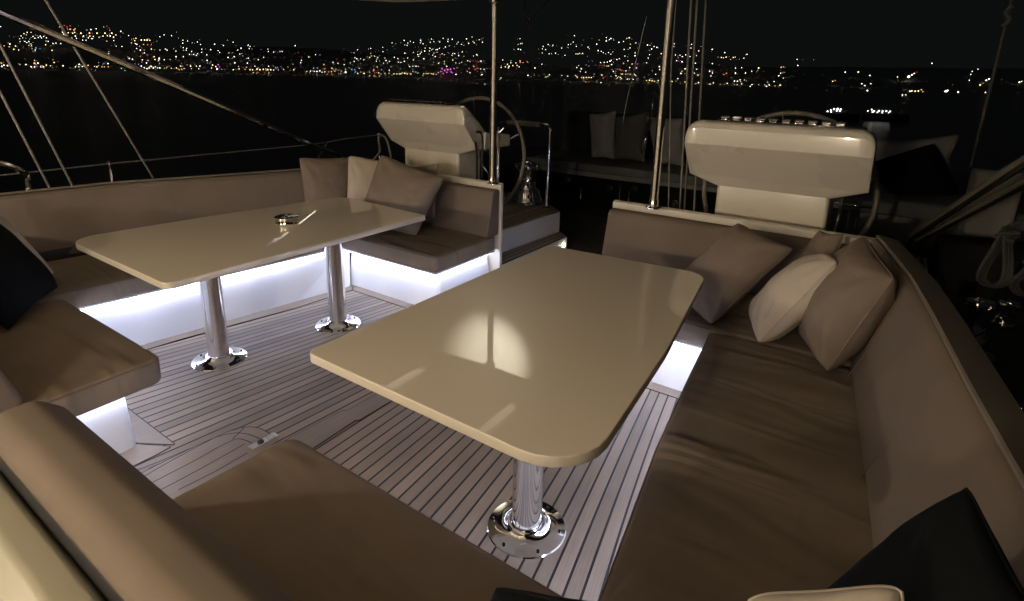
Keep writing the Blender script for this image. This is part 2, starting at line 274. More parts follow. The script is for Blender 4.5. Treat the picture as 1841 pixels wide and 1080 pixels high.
LIGHTS='''-9 1244 18.9 2.66 w;23 569 -1.2 1.19 w;-1019 299 7.1 1.56 o;-810 670 5.1 1.92 w;-802 726 8.8 2.00 r;-738 846 12.8 2.12 m;-742 859 14.4 2.14 m;-743 869 15.3 2.16 m;-721 1078 35.2 2.45 r;-1255 374 33.9 1.38 b;-1016 262 6.0 1.08 o;-1019 303 7.3 1.13 y;-990 353 6.1 1.16 o;-1541 526 84.2 1.76 o;-1529 529 82.6 1.75 o;-1478 523 74.2 1.71 y;-1476 538 75.2 1.72 y;-1475 552 76.2 1.74 y;-1472 566 77.2 1.75 y;-1471 579 78.1 1.76 y;-1360 589 62.3 1.70 y;-1359 595 62.7 1.70 y;-1359 600 63.0 1.71 y;-1289 569 50.8 1.62 r;-924 507 5.2 1.29 w;-985 543 12.7 1.37 m;-912 569 6.9 1.35 y;-901 567 5.8 1.34 y;-905 576 6.5 1.35 y;-900 581 6.3 1.35 y;-898 585 6.4 1.35 y;-887 663 10.8 1.43 b;-831 643 4.8 1.37 o;-831 657 5.7 1.38 o;-832 665 6.5 1.39 o;-827 675 6.8 1.40 p;-846 700 10.3 1.44 g;-840 709 10.5 1.45 b;-833 710 10.0 1.44 b;-778 711 5.7 1.40 r;-860 1100 53.1 1.89 y;-742 744 5.5 1.41 y;-756 859 15.6 1.55 m;-730 826 10.5 1.50 m;-747 884 17.0 1.57 m;-716 839 10.3 1.50 m;-716 827 9.4 1.49 m;-746 945 22.9 1.64 o;-735 1098 38.9 1.80 o;-690 1587 120.0 2.29 y;-511 1202 36.7 1.74 o;-498 1111 23.5 1.63 r;-464 966 5.2 1.45 r;-445 1191 31.4 1.68 y;-380 976 2.8 1.40 y;-370 1108 17.1 1.54 y;-295 1128 16.5 1.50 r;-262 1256 31.9 1.61 y;-225 1283 34.3 1.61 o;-89 1276 26.6 1.50 y;-22 430 -1.2 0.51 w;-5 1276 22.6 1.44 w;0 475 -1.2 0.54 y;1 509 -1.2 0.58 y;3 492 -1.2 0.56 y;5 529 -1.2 0.60 y;9 795 -1.2 0.89 o;32 776 -1.2 0.86 w;28 515 -1.2 0.56 w;85 1149 6.9 1.23 y;97 1225 14.7 1.31 w;102 1249 17.3 1.33 w;136 1202 12.5 1.25 w;-1496 436 69.8 1.22 y;-1316 356 40.2 1.05 w;-1287 340 35.9 1.03 o;-1286 355 36.5 1.04 y;-1235 338 29.8 0.99 y;-1305 404 41.6 1.09 y;-1323 433 45.7 1.12 y;-1219 385 30.3 1.03 y;-988 257 3.6 0.79 w;-982 259 3.2 0.79 w;-970 250 2.1 0.77 w;-998 283 5.0 0.82 w;-965 279 2.3 0.80 w;-963 282 2.2 0.80 w;-997 294 5.1 0.83 p;-992 304 5.0 0.83 y;-1032 326 9.0 0.87 y;-982 320 4.5 0.84 w;-1004 347 7.2 0.88 w;-966 355 4.2 0.86 y;-965 361 4.3 0.87 o;-965 364 4.4 0.87 o;-965 369 4.5 0.87 o;-1015 383 9.3 0.91 b;-1014 388 9.5 0.92 w;-925 374 -0.0 0.85 g;-1576 519 89.2 1.33 o;-1597 535 94.2 1.35 r;-1580 534 91.2 1.34 r;-1590 544 93.9 1.36 r;-1545 537 85.9 1.33 o;-1492 495 73.9 1.26 y;-1464 487 69.1 1.24 w;-1486 503 73.7 1.27 y;-1480 509 73.2 1.27 y;-1490 516 75.5 1.28 y;-1434 511 66.6 1.25 y;-1432 522 67.3 1.26 y;-1429 545 68.8 1.27 y;-1434 555 70.3 1.28 y;-1428 558 69.7 1.28 w;-1410 557 67.0 1.27 w;-1435 497 65.7 1.24 w;-1394 511 60.8 1.23 w;-1531 562 85.9 1.34 w;-1495 607 84.6 1.36 w;-1352 521 55.8 1.21 o;-1319 552 53.7 1.22 o;-1088 449 19.3 1.01 w;-1077 449 18.1 1.00 w;-1388 591 66.6 1.29 y;-1350 572 59.7 1.25 y;-1356 604 62.9 1.28 y;-1299 553 50.9 1.21 w;-1295 564 51.2 1.22 o;-1210 520 37.2 1.13 w;-1224 546 40.6 1.16 y;-1142 501 27.8 1.08 r;-1112 499 24.3 1.06 y;-1072 482 19.0 1.03 y;-1090 497 21.7 1.05 w;-1022 446 12.4 0.97 w;-1109 535 25.8 1.09 w;-1049 559 20.4 1.08 w;-1274 699 59.0 1.32 w;-1200 649 44.6 1.24 w;-1206 719 51.2 1.30 w;-1083 618 27.8 1.15 w;-1091 635 29.8 1.16 w;-1005 585 17.0 1.07 w;-997 604 17.3 1.09 w;-1040 653 25.1 1.15 y;-1001 425 9.6 0.94 b;-974 417 6.9 0.92 w;-953 412 4.7 0.90 w;-936 408 3.2 0.89 w;-947 416 4.4 0.90 w;-974 431 7.2 0.93 w;-947 422 4.5 0.91 w;-947 431 4.8 0.91 w;-941 435 4.4 0.91 g;-957 446 6.2 0.93 o;-946 455 5.4 0.93 y;-930 450 3.8 0.92 o;-929 454 3.9 0.92 o;-971 474 8.5 0.96 y;-970 489 8.9 0.98 w;-970 504 9.5 0.99 w;-1013 540 15.5 1.04 b;-981 531 11.8 1.02 y;-940 507 6.8 0.97 y;-960 525 9.4 1.00 w;-954 528 9.0 1.00 b;-920 542 6.4 0.99 y;-911 547 5.8 0.99 o;-941 568 9.6 1.03 o;-905 552 5.4 0.99 y;-904 556 5.5 0.99 y;-894 574 5.4 1.00 o;-1198 848 63.6 1.40 w;-1036 764 34.5 1.24 y;-926 716 18.8 1.14 o;-967 866 37.8 1.29 y;-964 828 33.4 1.25 w;-909 858 30.9 1.25 w;-937 909 39.6 1.30 w;-831 797 17.4 1.15 o;-945 612 12.4 1.06 y;-891 586 5.9 1.01 y;-924 612 10.4 1.05 p;-923 615 10.5 1.05 b;-893 596 6.7 1.02 m;-894 607 7.6 1.03 o;-880 617 7.0 1.03 y;-852 630 5.5 1.03 y;-884 668 11.0 1.08 b;-846 633 5.3 1.03 y;-844 637 5.4 1.03 w;-849 647 6.5 1.04 w;-859 665 8.7 1.06 r;-828 649 5.0 1.03 o;-854 685 9.8 1.07 o;-871 690 11.7 1.09 y;-810 692 6.7 1.06 p;-798 693 5.9 1.05 o;-779 684 3.8 1.03 w;-790 706 6.3 1.06 o;-771 710 5.1 1.05 y;-807 750 11.2 1.10 p;-746 722 4.2 1.04 y;-741 724 4.0 1.04 y;-738 728 4.1 1.04 y;-1117 1120 90.7 1.57 w;-1095 1159 93.1 1.59 w;-1040 1205 92.1 1.60 w;-1057 1243 100.6 1.64 w;-1036 1279 103.4 1.66 w;-983 1246 90.4 1.60 y;-986 1226 87.6 1.59 w;-965 1051 59.9 1.44 y;-970 1084 64.7 1.46 w;-986 1133 73.6 1.51 w;-971 975 51.3 1.38 w;-971 1041 59.2 1.43 w;-939 984 48.4 1.37 w;-898 997 44.8 1.36 w;-882 996 42.9 1.35 r;-877 1054 49.2 1.39 w;-909 1106 60.0 1.45 y;-886 915 34.4 1.28 y;-886 947 37.9 1.31 w;-879 881 30.3 1.25 w;-838 987 36.8 1.31 y;-790 1026 36.0 1.32 w;-778 898 21.3 1.21 w;-739 732 4.5 1.05 y;-732 740 4.4 1.05 y;-729 746 4.5 1.05 y;-749 779 8.6 1.09 g;-731 765 6.1 1.07 g;-709 782 5.3 1.07 y;-704 803 6.5 1.09 o;-703 828 8.3 1.11 m;-684 815 5.7 1.09 w;-704 872 12.0 1.15 o;-730 910 17.8 1.19 m;-716 910 16.6 1.18 r;-721 922 18.2 1.20 r;-654 853 6.2 1.10 w;-702 980 22.3 1.23 y;-723 1032 29.9 1.29 y;-702 1008 25.2 1.26 w;-702 1022 26.8 1.27 y;-698 1032 27.5 1.27 y;-721 1104 38.4 1.35 r;-845 1252 73.2 1.53 w;-837 1251 72.0 1.53 w;-595 917 7.1 1.12 w;-746 1241 60.7 1.47 y;-689 1283 62.3 1.47 y;-722 1448 95.0 1.62 w;-723 1507 106.7 1.67 w;-730 1551 116.4 1.71 w;-684 1506 102.6 1.65 w;-621 1438 83.7 1.56 y;-671 1356 73.3 1.52 w;-559 1328 59.4 1.44 w;-571 1253 48.1 1.38 w;-572 1219 43.1 1.35 w;-545 1171 34.4 1.30 w;-501 1207 36.8 1.31 m;-502 1109 23.4 1.23 r;-490 1102 22.0 1.21 r;-650 1027 22.6 1.24 w;-568 1076 23.1 1.24 w;-570 953 9.1 1.14 y;-510 952 5.8 1.10 y;-496 951 5.0 1.09 y;-494 957 5.6 1.10 y;-490 960 5.6 1.10 y;-485 960 5.5 1.10 y;-487 1007 10.6 1.14 y;-460 1011 9.7 1.12 y;-442 991 6.8 1.10 y;-600 1503 94.3 1.60 w;-566 1448 81.1 1.54 w;-564 1478 86.5 1.56 w;-517 1388 66.6 1.46 y;-373 970 2.0 1.04 y;-365 978 2.6 1.04 y;-452 1470 76.6 1.49 y;-430 1507 81.9 1.51 w;-389 1471 72.4 1.46 w;-335 1462 67.6 1.42 y;-419 1398 61.7 1.41 w;-374 1391 57.8 1.38 y;-366 1401 58.9 1.39 y;-350 1401 58.1 1.38 y;-430 1287 44.4 1.33 w;-397 1277 41.2 1.30 w;-364 1289 41.0 1.29 w;-387 1182 27.2 1.22 w;-318 1073 11.0 1.09 y;-333 1167 22.8 1.18 w;-328 1169 22.9 1.18 p;-320 1141 19.1 1.15 y;-302 1236 30.7 1.22 y;-296 1149 19.1 1.14 o;-282 1159 19.9 1.14 w;-266 1168 20.4 1.14 w;-203 1146 16.0 1.09 w;-201 1322 39.1 1.23 w;-340 977 1.7 1.03 y;-319 981 1.4 1.02 y;-297 984 1.1 1.01 w;-274 989 0.9 1.00 y;-252 991 0.6 0.99 y;-251 1032 4.7 1.02 w;-246 1032 4.5 1.02 w;-230 994 0.5 0.98 y;-132 688 -1.2 0.66 w;-189 998 0.1 0.96 y;-172 998 -0.2 0.95 y;-109 1261 25.7 1.13 w;-67 1231 19.9 1.08 w;-111 1103 7.9 1.00 y;-68 1089 4.8 0.96 w;-62 1063 2.1 0.94 w;-25 1231 18.1 1.06 y;-2 1301 25.6 1.10 w;24 1478 49.2 1.23 w;7 459 -1.2 0.39 o;47 566 -1.2 0.45 w;-1 249 -1.2 0.21 w;-1586 419 82.2 0.93 w;-1495 442 70.2 0.91 y;-1477 425 66.1 0.89 w;-1443 410 60.3 0.87 w;-1434 426 60.1 0.87 w;-1406 420 55.8 0.86 w;-1417 429 57.9 0.87 w;-1439 439 61.8 0.88 w;-1411 432 57.4 0.87 w;-1433 443 61.2 0.88 w;-1411 440 57.9 0.87 w;-1355 382 46.7 0.81 y;-1355 389 47.1 0.82 w;-1339 387 44.8 0.81 w;-1355 395 47.5 0.82 w;-1316 386 42.0 0.80 y;-1288 378 38.0 0.78 y;-1274 343 34.5 0.76 y;-1224 341 28.7 0.73 w;-1223 363 29.7 0.75 w;-1243 376 32.6 0.76 b;-1357 425 49.6 0.84 w;-1326 422 45.3 0.83 w;-1330 428 46.3 0.83 w;-981 263 3.2 0.59 w;-964 289 2.3 0.60 w;-964 292 2.4 0.60 w;-981 305 4.1 0.61 y;-1076 339 13.4 0.67 o;-966 329 3.4 0.62 w;-966 333 3.5 0.62 w;-971 339 4.1 0.63 w;-982 345 5.2 0.64 w;-971 354 4.6 0.64 y;-1426 526 66.7 0.93 w;-1412 531 65.1 0.93 y;-1442 575 73.4 0.97 w;-1408 481 60.5 0.90 w;-1396 485 59.2 0.89 w;-1373 487 56.1 0.88 w;-1371 492 56.1 0.89 w;-1405 509 62.3 0.91 w;-1540 576 88.8 1.01 w;-1547 605 92.9 1.03 r;-1515 593 86.3 1.01 o;-1430 595 73.3 0.97 w;-1358 536 57.8 0.91 w;-1270 514 44.3 0.86 w;-1083 439 18.3 0.74 k;-1403 647 73.7 0.99 w;-1430 669 80.0 1.02 w;-1415 678 78.4 1.02 w;-1307 554 52.2 0.90 w;-1269 545 46.4 0.88 o;-1278 570 49.3 0.90 r;-1242 537 42.3 0.86 r;-1235 525 40.7 0.85 w;-1170 509 31.6 0.82 w;-1069 487 18.9 0.76 w;-1066 494 19.0 0.76 w;-1222 571 41.8 0.88 w;-1205 566 39.4 0.87 w;-1121 481 24.4 0.78 o;-1068 460 17.7 0.74 w;-1033 444 13.4 0.72 o;-1346 668 66.7 0.98 w;-1304 646 58.7 0.95 w;-1332 671 65.1 0.98 w;-1316 684 63.7 0.98 w;-1277 670 57.0 0.96 w;-1239 614 47.1 0.91 w;-1226 614 45.5 0.90 w;-1200 600 41.0 0.88 w;-1190 575 38.0 0.86 w;-1180 600 38.4 0.88 w;-1210 636 44.9 0.91 w;-1164 611 37.2 0.88 w;-1107 547 26.2 0.81 w;-1140 575 31.8 0.84 w;-1138 582 32.0 0.85 w;-1125 580 30.3 0.84 w;-1145 593 33.6 0.86 w;-1127 601 31.8 0.86 w;-1183 655 42.8 0.91 w;-1156 643 38.4 0.89 w;-1253 707 56.6 0.97 w;-1293 753 66.8 1.02 w;-1182 697 46.0 0.94 w;-1127 668 36.6 0.90 w;-1241 757 59.6 1.00 w;-1225 752 56.8 0.99 w;-1198 733 51.2 0.96 w;-1067 649 27.9 0.86 w;-1026 609 20.7 0.82 k;-1069 683 30.6 0.88 w;-963 432 6.3 0.68 w;-947 428 4.7 0.67 w;-941 445 4.6 0.68 y;-937 462 4.9 0.69 y;-1053 512 18.4 0.77 r;-969 498 9.2 0.73 w;-932 482 5.1 0.70 w;-1002 538 14.3 0.77 b;-910 526 4.7 0.72 w;-953 591 11.9 0.78 w;-860 539 0.8 0.71 r;-858 548 1.0 0.71 r;-1144 743 45.0 0.95 w;-1133 748 44.1 0.95 w;-1132 768 46.1 0.96 w;-1103 787 44.6 0.96 r;-1000 720 26.5 0.88 w;-968 695 21.0 0.85 w;-1060 799 40.7 0.95 w;-945 752 23.9 0.87 w;-928 750 22.0 0.87 w;-981 790 31.2 0.91 r;-904 745 19.2 0.85 w;-1072 924 56.9 1.03 w;-1072 964 62.0 1.05 w;-1068 999 66.3 1.07 w;-1017 951 53.6 1.02 w;-1108 1068 81.5 1.13 w;-1014 911 48.2 1.00 y;-982 885 41.6 0.97 y;-974 886 40.9 0.97 w;-953 876 37.4 0.95 w;-978 835 35.5 0.94 w;-960 835 33.6 0.93 w;-945 830 31.5 0.92 w;-936 797 27.2 0.90 w;-913 835 28.9 0.91 w;-896 855 29.4 0.92 w;-880 824 24.6 0.89 y;-915 898 36.0 0.95 w;-877 862 28.2 0.91 w;-844 774 16.4 0.85 y;-922 635 11.9 0.79 o;-851 622 5.0 0.76 y;-829 636 4.1 0.76 w;-789 625 0.4 0.73 o;-845 731 12.7 0.82 y;-786 676 3.7 0.76 w;-815 739 10.9 0.81 y;-741 672 0.1 0.74 y;-792 755 10.4 0.81 w;-759 713 4.5 0.77 y;-1098 1123 88.2 1.16 w;-1082 1118 85.1 1.15 w;-1082 1098 82.4 1.14 w;-1057 1070 74.8 1.11 w;-1067 1128 84.5 1.15 w;-1053 1123 81.6 1.14 w;-1093 1199 98.9 1.20 w;-1059 1171 89.6 1.17 w;-1059 1157 87.5 1.16 w;-1080 1232 102.4 1.22 w;-1047 1180 89.3 1.17 w;-1063 1233 99.8 1.21 w;-1017 1220 91.0 1.19 w;-989 1200 83.9 1.16 w;-1045 1314 110.7 1.25 w;-1005 1296 101.7 1.23 w;-974 1270 93.0 1.20 w;-1003 1077 68.2 1.09 w;-994 1085 68.0 1.10 w;-974 1068 63.1 1.08 y;-980 1104 68.9 1.10 w;-969 1001 54.0 1.03 y;-963 1021 55.7 1.04 w;-946 999 50.9 1.02 w;-918 964 43.5 0.99 w;-918 1043 52.8 1.04 w;-915 1008 48.2 1.02 w;-904 1065 53.9 1.05 w;-903 1071 54.5 1.05 w;-862 1055 47.6 1.02 o;-914 926 38.9 0.97 w;-870 862 27.5 0.91 w;-833 954 32.6 0.95 y;-806 923 26.6 0.92 y;-818 918 27.4 0.92 w;-811 1006 36.0 0.97 w;-814 830 18.9 0.87 w;-816 841 20.0 0.88 w;-813 845 20.0 0.88 w;-811 846 19.9 0.88 w;-724 773 5.9 0.80 y;-720 775 5.8 0.80 y;-718 779 5.9 0.80 y;-714 782 5.8 0.80 y;-703 783 4.9 0.79 y;-687 859 9.5 0.83 w;-750 959 24.6 0.92 r;-779 996 31.5 0.95 r;-802 1022 36.9 0.98 r;-802 1013 35.8 0.97 r;-713 925 17.7 0.88 w;-705 926 17.1 0.88 w;-659 903 11.0 0.85 w;-770 1080 40.4 1.00 w;-701 993 23.5 0.92 w;-688 985 21.5 0.91 w;-732 1057 33.7 0.97 w;-723 1064 33.7 0.97 w;-682 1016 24.3 0.93 w;-937 1396 109.6 1.26 w;-890 1330 91.6 1.20 w;-603 842 1.4 0.79 w;-839 1534 125.0 1.30 w;-827 1369 90.9 1.20 w;-821 1334 83.9 1.17 w;-801 1298 75.5 1.14 w;-789 1295 73.8 1.14 w;-811 1367 88.7 1.19 w;-739 1260 63.0 1.10 w;-769 1341 79.7 1.16 w;-782 1399 91.7 1.20 w;-791 1442 101.0 1.23 w;-749 1383 85.4 1.17 w;-703 1244 57.3 1.07 w;-693 1280 62.2 1.09 y;-689 1292 63.9 1.10 y;-683 1296 64.1 1.10 w;-719 1392 84.1 1.17 w;-748 1512 110.3 1.25 o;-748 1558 119.8 1.28 w;-726 1533 112.2 1.25 w;-679 1525 105.9 1.23 w;-690 1571 116.6 1.26 y;-641 1521 101.5 1.21 w;-624 1409 78.7 1.14 w;-660 1351 71.3 1.12 w;-645 1333 66.9 1.10 w;-635 1341 67.6 1.10 w;-619 1321 62.9 1.08 w;-577 1370 67.9 1.10 w;-578 1312 58.1 1.06 w;-571 1266 50.2 1.03 w;-540 1245 44.8 1.01 w;-580 1188 39.0 0.99 w;-574 1194 39.6 0.99 w;-571 1203 40.6 0.99 w;-576 1234 45.7 1.01 w;-561 1147 32.0 0.96 r;-555 1146 31.6 0.95 r;-550 1147 31.4 0.95 r;-543 1144 30.6 0.95 y;-540 1146 30.7 0.95 y;-492 1146 27.8 0.93 w;-478 1148 27.2 0.92 w;-482 1094 20.5 0.89 r;-477 1094 20.2 0.89 w;-494 1072 18.5 0.88 w;-671 1088 31.9 0.97 w;-585 1088 25.8 0.93 w;-534 1031 15.7 0.87 w;-557 919 4.9 0.82 y;-558 928 5.9 0.82 y;-531 954 7.1 0.83 w;-499 949 5.0 0.81 y;-471 990 7.9 0.82 r;-289 598 -1.2 0.50 w;-464 1043 13.5 0.85 y;-462 1045 13.6 0.85 y;-456 1046 13.4 0.85 y;-448 1049 13.4 0.85 y;-452 1047 13.3 0.85 r;-432 974 4.6 0.80 y;-421 974 4.1 0.79 w;-411 977 4.0 0.79 w;-439 1049 13.0 0.85 w;-576 1489 89.6 1.17 w;-536 1361 63.2 1.07 w;-518 1309 53.3 1.03 w;-491 1234 40.1 0.98 w;-428 1149 24.8 0.90 w;-407 1104 18.1 0.87 w;-406 1071 14.2 0.85 w;-383 970 2.4 0.77 y;-367 966 1.5 0.77 y;-544 1551 99.2 1.19 w;-500 1544 94.2 1.17 o;-502 1565 98.5 1.18 w;-484 1507 85.7 1.14 w;-480 1384 63.3 1.06 w;-470 1387 63.0 1.06 w;-457 1367 58.9 1.04 w;-460 1398 64.3 1.06 w;-442 1376 59.3 1.04 w;-368 1387 56.8 1.02 y;-347 1367 52.4 1.00 o;-348 1409 59.2 1.02 y;-326 1398 56.2 1.01 w;-447 1300 47.5 1.00 w;-365 1187 26.8 0.90 w;-353 1189 26.6 0.89 m;-349 1124 18.1 0.85 w;-380 1143 21.7 0.88 y;-332 1092 13.7 0.83 y;-309 1095 13.2 0.82 w;-338 1060 10.3 0.81 r;-293 1248 32.0 0.90 w;-262 1199 24.3 0.86 w;-220 1282 34.0 0.89 o;-208 1189 21.3 0.83 w;-219 1418 54.5 0.98 w;-347 1026 6.9 0.79 w;-273 967 -1.1 0.73 w;-248 1057 7.1 0.77 w;-126 583 -1.2 0.42 w;-213 990 -0.2 0.72 w;-192 1051 5.3 0.74 w;-109 1117 9.2 0.75 o;-56 1098 5.2 0.71 w;1 1326 28.7 0.83 r;51 1146 6.4 0.70 k;85 1366 31.6 0.82 w;95 1404 36.7 0.84 w;81 1317 25.4 0.79 w;75 1221 14.2 0.73 w;90 1177 9.7 0.70 o;140 1214 13.8 0.70 w;-1 247 -1.2 0.16 w;0 252 -1.2 0.16 w;-1400 395 53.4 0.63 w;-1412 403 55.4 0.64 w;-1434 403 58.5 0.64 k;-1294 376 38.6 0.59 y;-1204 354 27.1 0.55 o;-943 377 2.9 0.48 w;-1498 488 74.4 0.70 y;-1369 475 54.6 0.66 w;-1274 506 44.3 0.64 w;-1167 450 27.9 0.58 w;-1351 567 59.4 0.69 r;-1210 555 39.3 0.65 w;-1059 465 17.0 0.56 w;-1147 657 38.3 0.67 w;-1013 496 13.5 0.56 o;-931 470 4.6 0.52 w;-864 532 0.9 0.53 w;-1177 764 51.2 0.73 w;-1134 764 45.9 0.72 w;-1100 908 58.2 0.77 k;-920 774 23.5 0.66 w;-1041 887 48.5 0.75 w;-1033 899 49.0 0.75 k;-1036 1008 63.6 0.80 k;-937 858 33.8 0.70 w;-940 884 37.0 0.71 w;-853 552 0.8 0.54 w;-805 607 0.4 0.55 w;-756 701 3.3 0.57 w;-745 666 -0.0 0.55 w;-736 679 0.3 0.56 w;-755 719 4.6 0.58 y;-1064 1069 75.7 0.84 w;-1026 1067 70.0 0.82 r;-1038 1155 84.2 0.87 k;-1000 1194 84.7 0.87 w;-999 1261 95.1 0.90 w;-982 1082 66.1 0.82 w;-970 1079 64.1 0.81 w;-993 1156 77.9 0.85 w;-939 1049 56.1 0.79 w;-935 1034 53.7 0.78 w;-904 1035 50.1 0.77 w;-883 975 40.5 0.74 o;-888 1043 49.1 0.77 w;-850 1075 48.8 0.77 w;-804 957 29.9 0.71 w;-795 958 29.1 0.70 w;-802 974 31.5 0.71 w;-806 846 19.4 0.66 w;-758 781 9.6 0.61 w;-742 800 9.5 0.61 o;-722 810 8.6 0.61 w;-704 750 2.7 0.58 w;-154 205 -1.2 0.15 w;-703 967 20.9 0.68 w;-888 1315 88.9 0.89 w;-890 1337 92.7 0.90 w;-801 1214 62.1 0.82 r;-797 1364 86.7 0.89 k;-767 1243 62.9 0.82 w;-743 1247 61.3 0.82 y;-781 1411 93.8 0.90 w;-783 1487 109.0 0.94 r;-704 1371 78.9 0.86 w;-645 1495 96.6 0.90 w;-653 1320 65.3 0.82 r;-532 1204 38.2 0.73 w;-596 1116 30.2 0.71 w;-548 1035 17.1 0.66 w;-547 960 8.5 0.63 w;-525 973 8.8 0.63 w;-315 612 -1.2 0.39 o;-310 608 -1.2 0.39 o;-445 986 6.4 0.61 w;-418 976 4.2 0.59 w;-429 1031 10.5 0.62 w;-500 1338 56.9 0.78 r;-530 1510 89.9 0.87 w;-438 1390 61.4 0.79 w;-434 1398 62.5 0.79 w;-439 1291 45.6 0.74 m;-440 1305 47.8 0.75 m;-383 1278 40.5 0.72 w;-242 1208 24.7 0.64 k;-189 1112 11.8 0.58 w;-38 368 -1.2 0.19 k;-207 1417 53.7 0.73 k;118 1246 17.0 0.55 k'''
# ================================================================ SETTING
def sheet(name,pts,m,z=0,kind='structure'):
    mb=MB(); mb.add([(x,y,z) for x,y in pts],[tuple(range(len(pts)))]); o=mb.build(name,m,smooth=False); tag(o,kind=kind); return o
sea=mat('night_sea',(.02,.022,.022),.3,spec=.6)
n=[]
o=MB().add([(-9000,-9000,-1.6),(9000,-9000,-1.6),(9000,9000,-1.6),(-9000,9000,-1.6)],[(0,1,2,3)]).build('water',sea,smooth=False); tag(o,kind='structure')
# dark hill across the bay
mb=MB(); NA,NR=120,14; C0=Vector((2.01,0,0))
for i in range(NA+1):
    az=R(-80+120*i/NA); d=Vector((math.sin(az),math.cos(az),0)); base=1080 if az<R(8) else 1080-760*min(1,(az-R(8))/R(14))
    for j in range(NR+1):
        t=j/NR; D=base+t*900; ht=(min(1,t*1.6))*(52+18*noise.noise(Vector((i*.09,0,3)))+26*math.exp(-((i-26)/10)**2)) * (1 if az<R(8) else max(.10,1-(az-R(8))/R(12)))
        h=-2+ht*.9+noise.noise(Vector((i*.4,j*.5,0)))*5*t
        p=C0+d*D; mb.v.append((p.x,p.y,h))
for i in range(NA):
    for j in range(NR):
        a=i*(NR+1)+j; mb.f.append((a,a+NR+1,a+NR+2,a+1))
o=mb.build('hillside',mat('night_hillside',(.35,.35,.35),.95,bump=[(.05,.5,2,4)])); tag(o,kind='structure')
# ---------------------------------------------------------------- deck and sole
sheet('teak_floor',[(-2.3,-1.6),(2.3,-1.6),(2.3,3.5),(-2.3,3.5)],M['teak'])
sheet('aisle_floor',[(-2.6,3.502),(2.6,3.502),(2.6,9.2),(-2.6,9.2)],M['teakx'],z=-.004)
for s in (-1,1):
    mb=MB(); 
    mb.loft([[(s*x,y,z) for x,z in ((2.35,.5),(3.0,.52),(3.3,.50),(3.3,-1.2),(2.9,-2.4),(2.35,-2.4))] for y in (-4,0,4,8)]+[[(s*x*.86,9.6,z) for x,z in ((2.35,.5),(3.0,.52),(3.3,.50),(3.3,-.2),(2.9,-1.4),(2.35,-1.6))]])
    o=mb.build('side_deck',M['darkdeck'],smooth=False); tag(o,kind='structure')
# margin boards and caulked outlines on the sole
def board(name,poly,z=.004,rad=None,edge=.005,m='teakp'):
    rad=rad or [.012]*len(poly)
    root=MB().slab(poly,.0,z,.0008,rad,2).build(name,M[m]); tag(root,kind='structure')
    P=rpoly(poly,rad,6); out=inset(P,-edge)
    MB().loft([[(*q,.0005) for q in out],[(*q,z-.0015) for q in out]]).build('caulking',M['black'],root)
    return root
for s in (-1,1):
    xo=[(1.62,1.30),(1.585,1.57),(1.485,2.31),(1.42,2.79)] ; xi=[(1.54,1.30),(1.515,1.54),(1.385,2.24),(1.345,2.722)]
    board('margin_board',[(s*x,y) for x,y in xi]+[(s*x,y) for x,y in xo[::-1]],rad=[.004]*8)
    board('margin_board',[(s*1.339,2.728),(s*1.41,2.82),(s*.50,2.82),(s*.50,2.728)],rad=[.004]*4)
    board('margin_board',[(s*.62,.885),(s*.47,.982),(s*.895,.985),(s*1.5,.985),(s*1.5,.885)],rad=[.002]*5)
    board('margin_board',[(s*.612,.879),(s*.468,.962),(s*.46,.90),(s*.46,.3),(s*.60,.3)],rad=[.002]*5)
board('king_plank',[(-.075,1.0),(-.10,1.33),(-.083,1.60),(-.062,1.615),(-.06,2.7),(.045,2.7),(.045,1.60),(.03,1.585),(.048,1.33),(.05,1.0)],z=.0035,rad=[.01]*10)
def seamline(name,pts,w=.0026):
    pts=catmull([Vector((x,y,.0022)) for x,y in pts],6); L=[];Rr=[]
    for i,p in enumerate(pts):
        t=(pts[min(i+1,len(pts)-1)]-pts[max(i-1,0)]).normalized(); nn=Vector((-t.y,t.x,0)); L.append(p+nn*w); Rr.append(p-nn*w)
    k=len(pts); return L+Rr,[(i,i+1,k+i+1,k+i) for i in range(k-1)]
hatch=MB().slab([(-.46,.60),(-.385,.86),(-.378,1.16),(-.335,1.245),(-.27,1.28),(-.13,1.28),(-.10,1.10),(-.10,.6)],.0,.002,.0005,[.01]*8,2).build('floor_hatch',M['teakp']); tag(hatch,'curved teak hatch boards let into the cockpit floor beside the near seat cushion','floor hatch')
mb=MB()
for c in ([(-.34,.714),(-.361,.861),(-.372,1.006),(-.372,1.164),(-.341,1.24),(-.273,1.276),(-.152,1.279)],[(-.289,.714),(-.288,.975),(-.295,1.098),(-.287,1.165),(-.247,1.185),(-.196,1.19)],
          [(-.383,.714),(-.386,.872),(-.38,1.075),(-.353,1.166),(-.294,1.212),(-.194,1.233)],[(-.459,.714),(-.411,.836),(-.386,1.011)],[(-.22,.714),(-.215,.95),(-.225,1.17)],[(-.16,.85),(-.15,1.0),(-.155,1.14)],[(-.343,1.243),(-.30,1.155)]):
    mb.add(*seamline('c',c))
mb.build('caulking',M['black'],hatch,smooth=False)
lt=MB().box(-.19,-.15,1.16,1.29,.002,.010,.002).build('hatch_latch',M['chrome']); tag(lt,'small polished steel latch set flush in the teak hatch boards','latch')
MB().box(-.178,-.158,1.20,1.225,.0095,.018,.003).build('catch',M['blackgl'],lt)
MB().box(-.184,-.153,1.245,1.28,.0095,.016,.003).build('thumb_plate',M['chrome'],lt)
dr=MB().torus((-.165,.72,.005),.028,.006).build('deck_fitting',M['chrome']); tag(dr,'round steel ring fitting in the teak beside the near backrest','deck fitting')
MB().lathe([(0,.002),(.022,.002),(.022,.004),(0,.004)],(-.165,.72,0)).build('well',M['black'],dr)
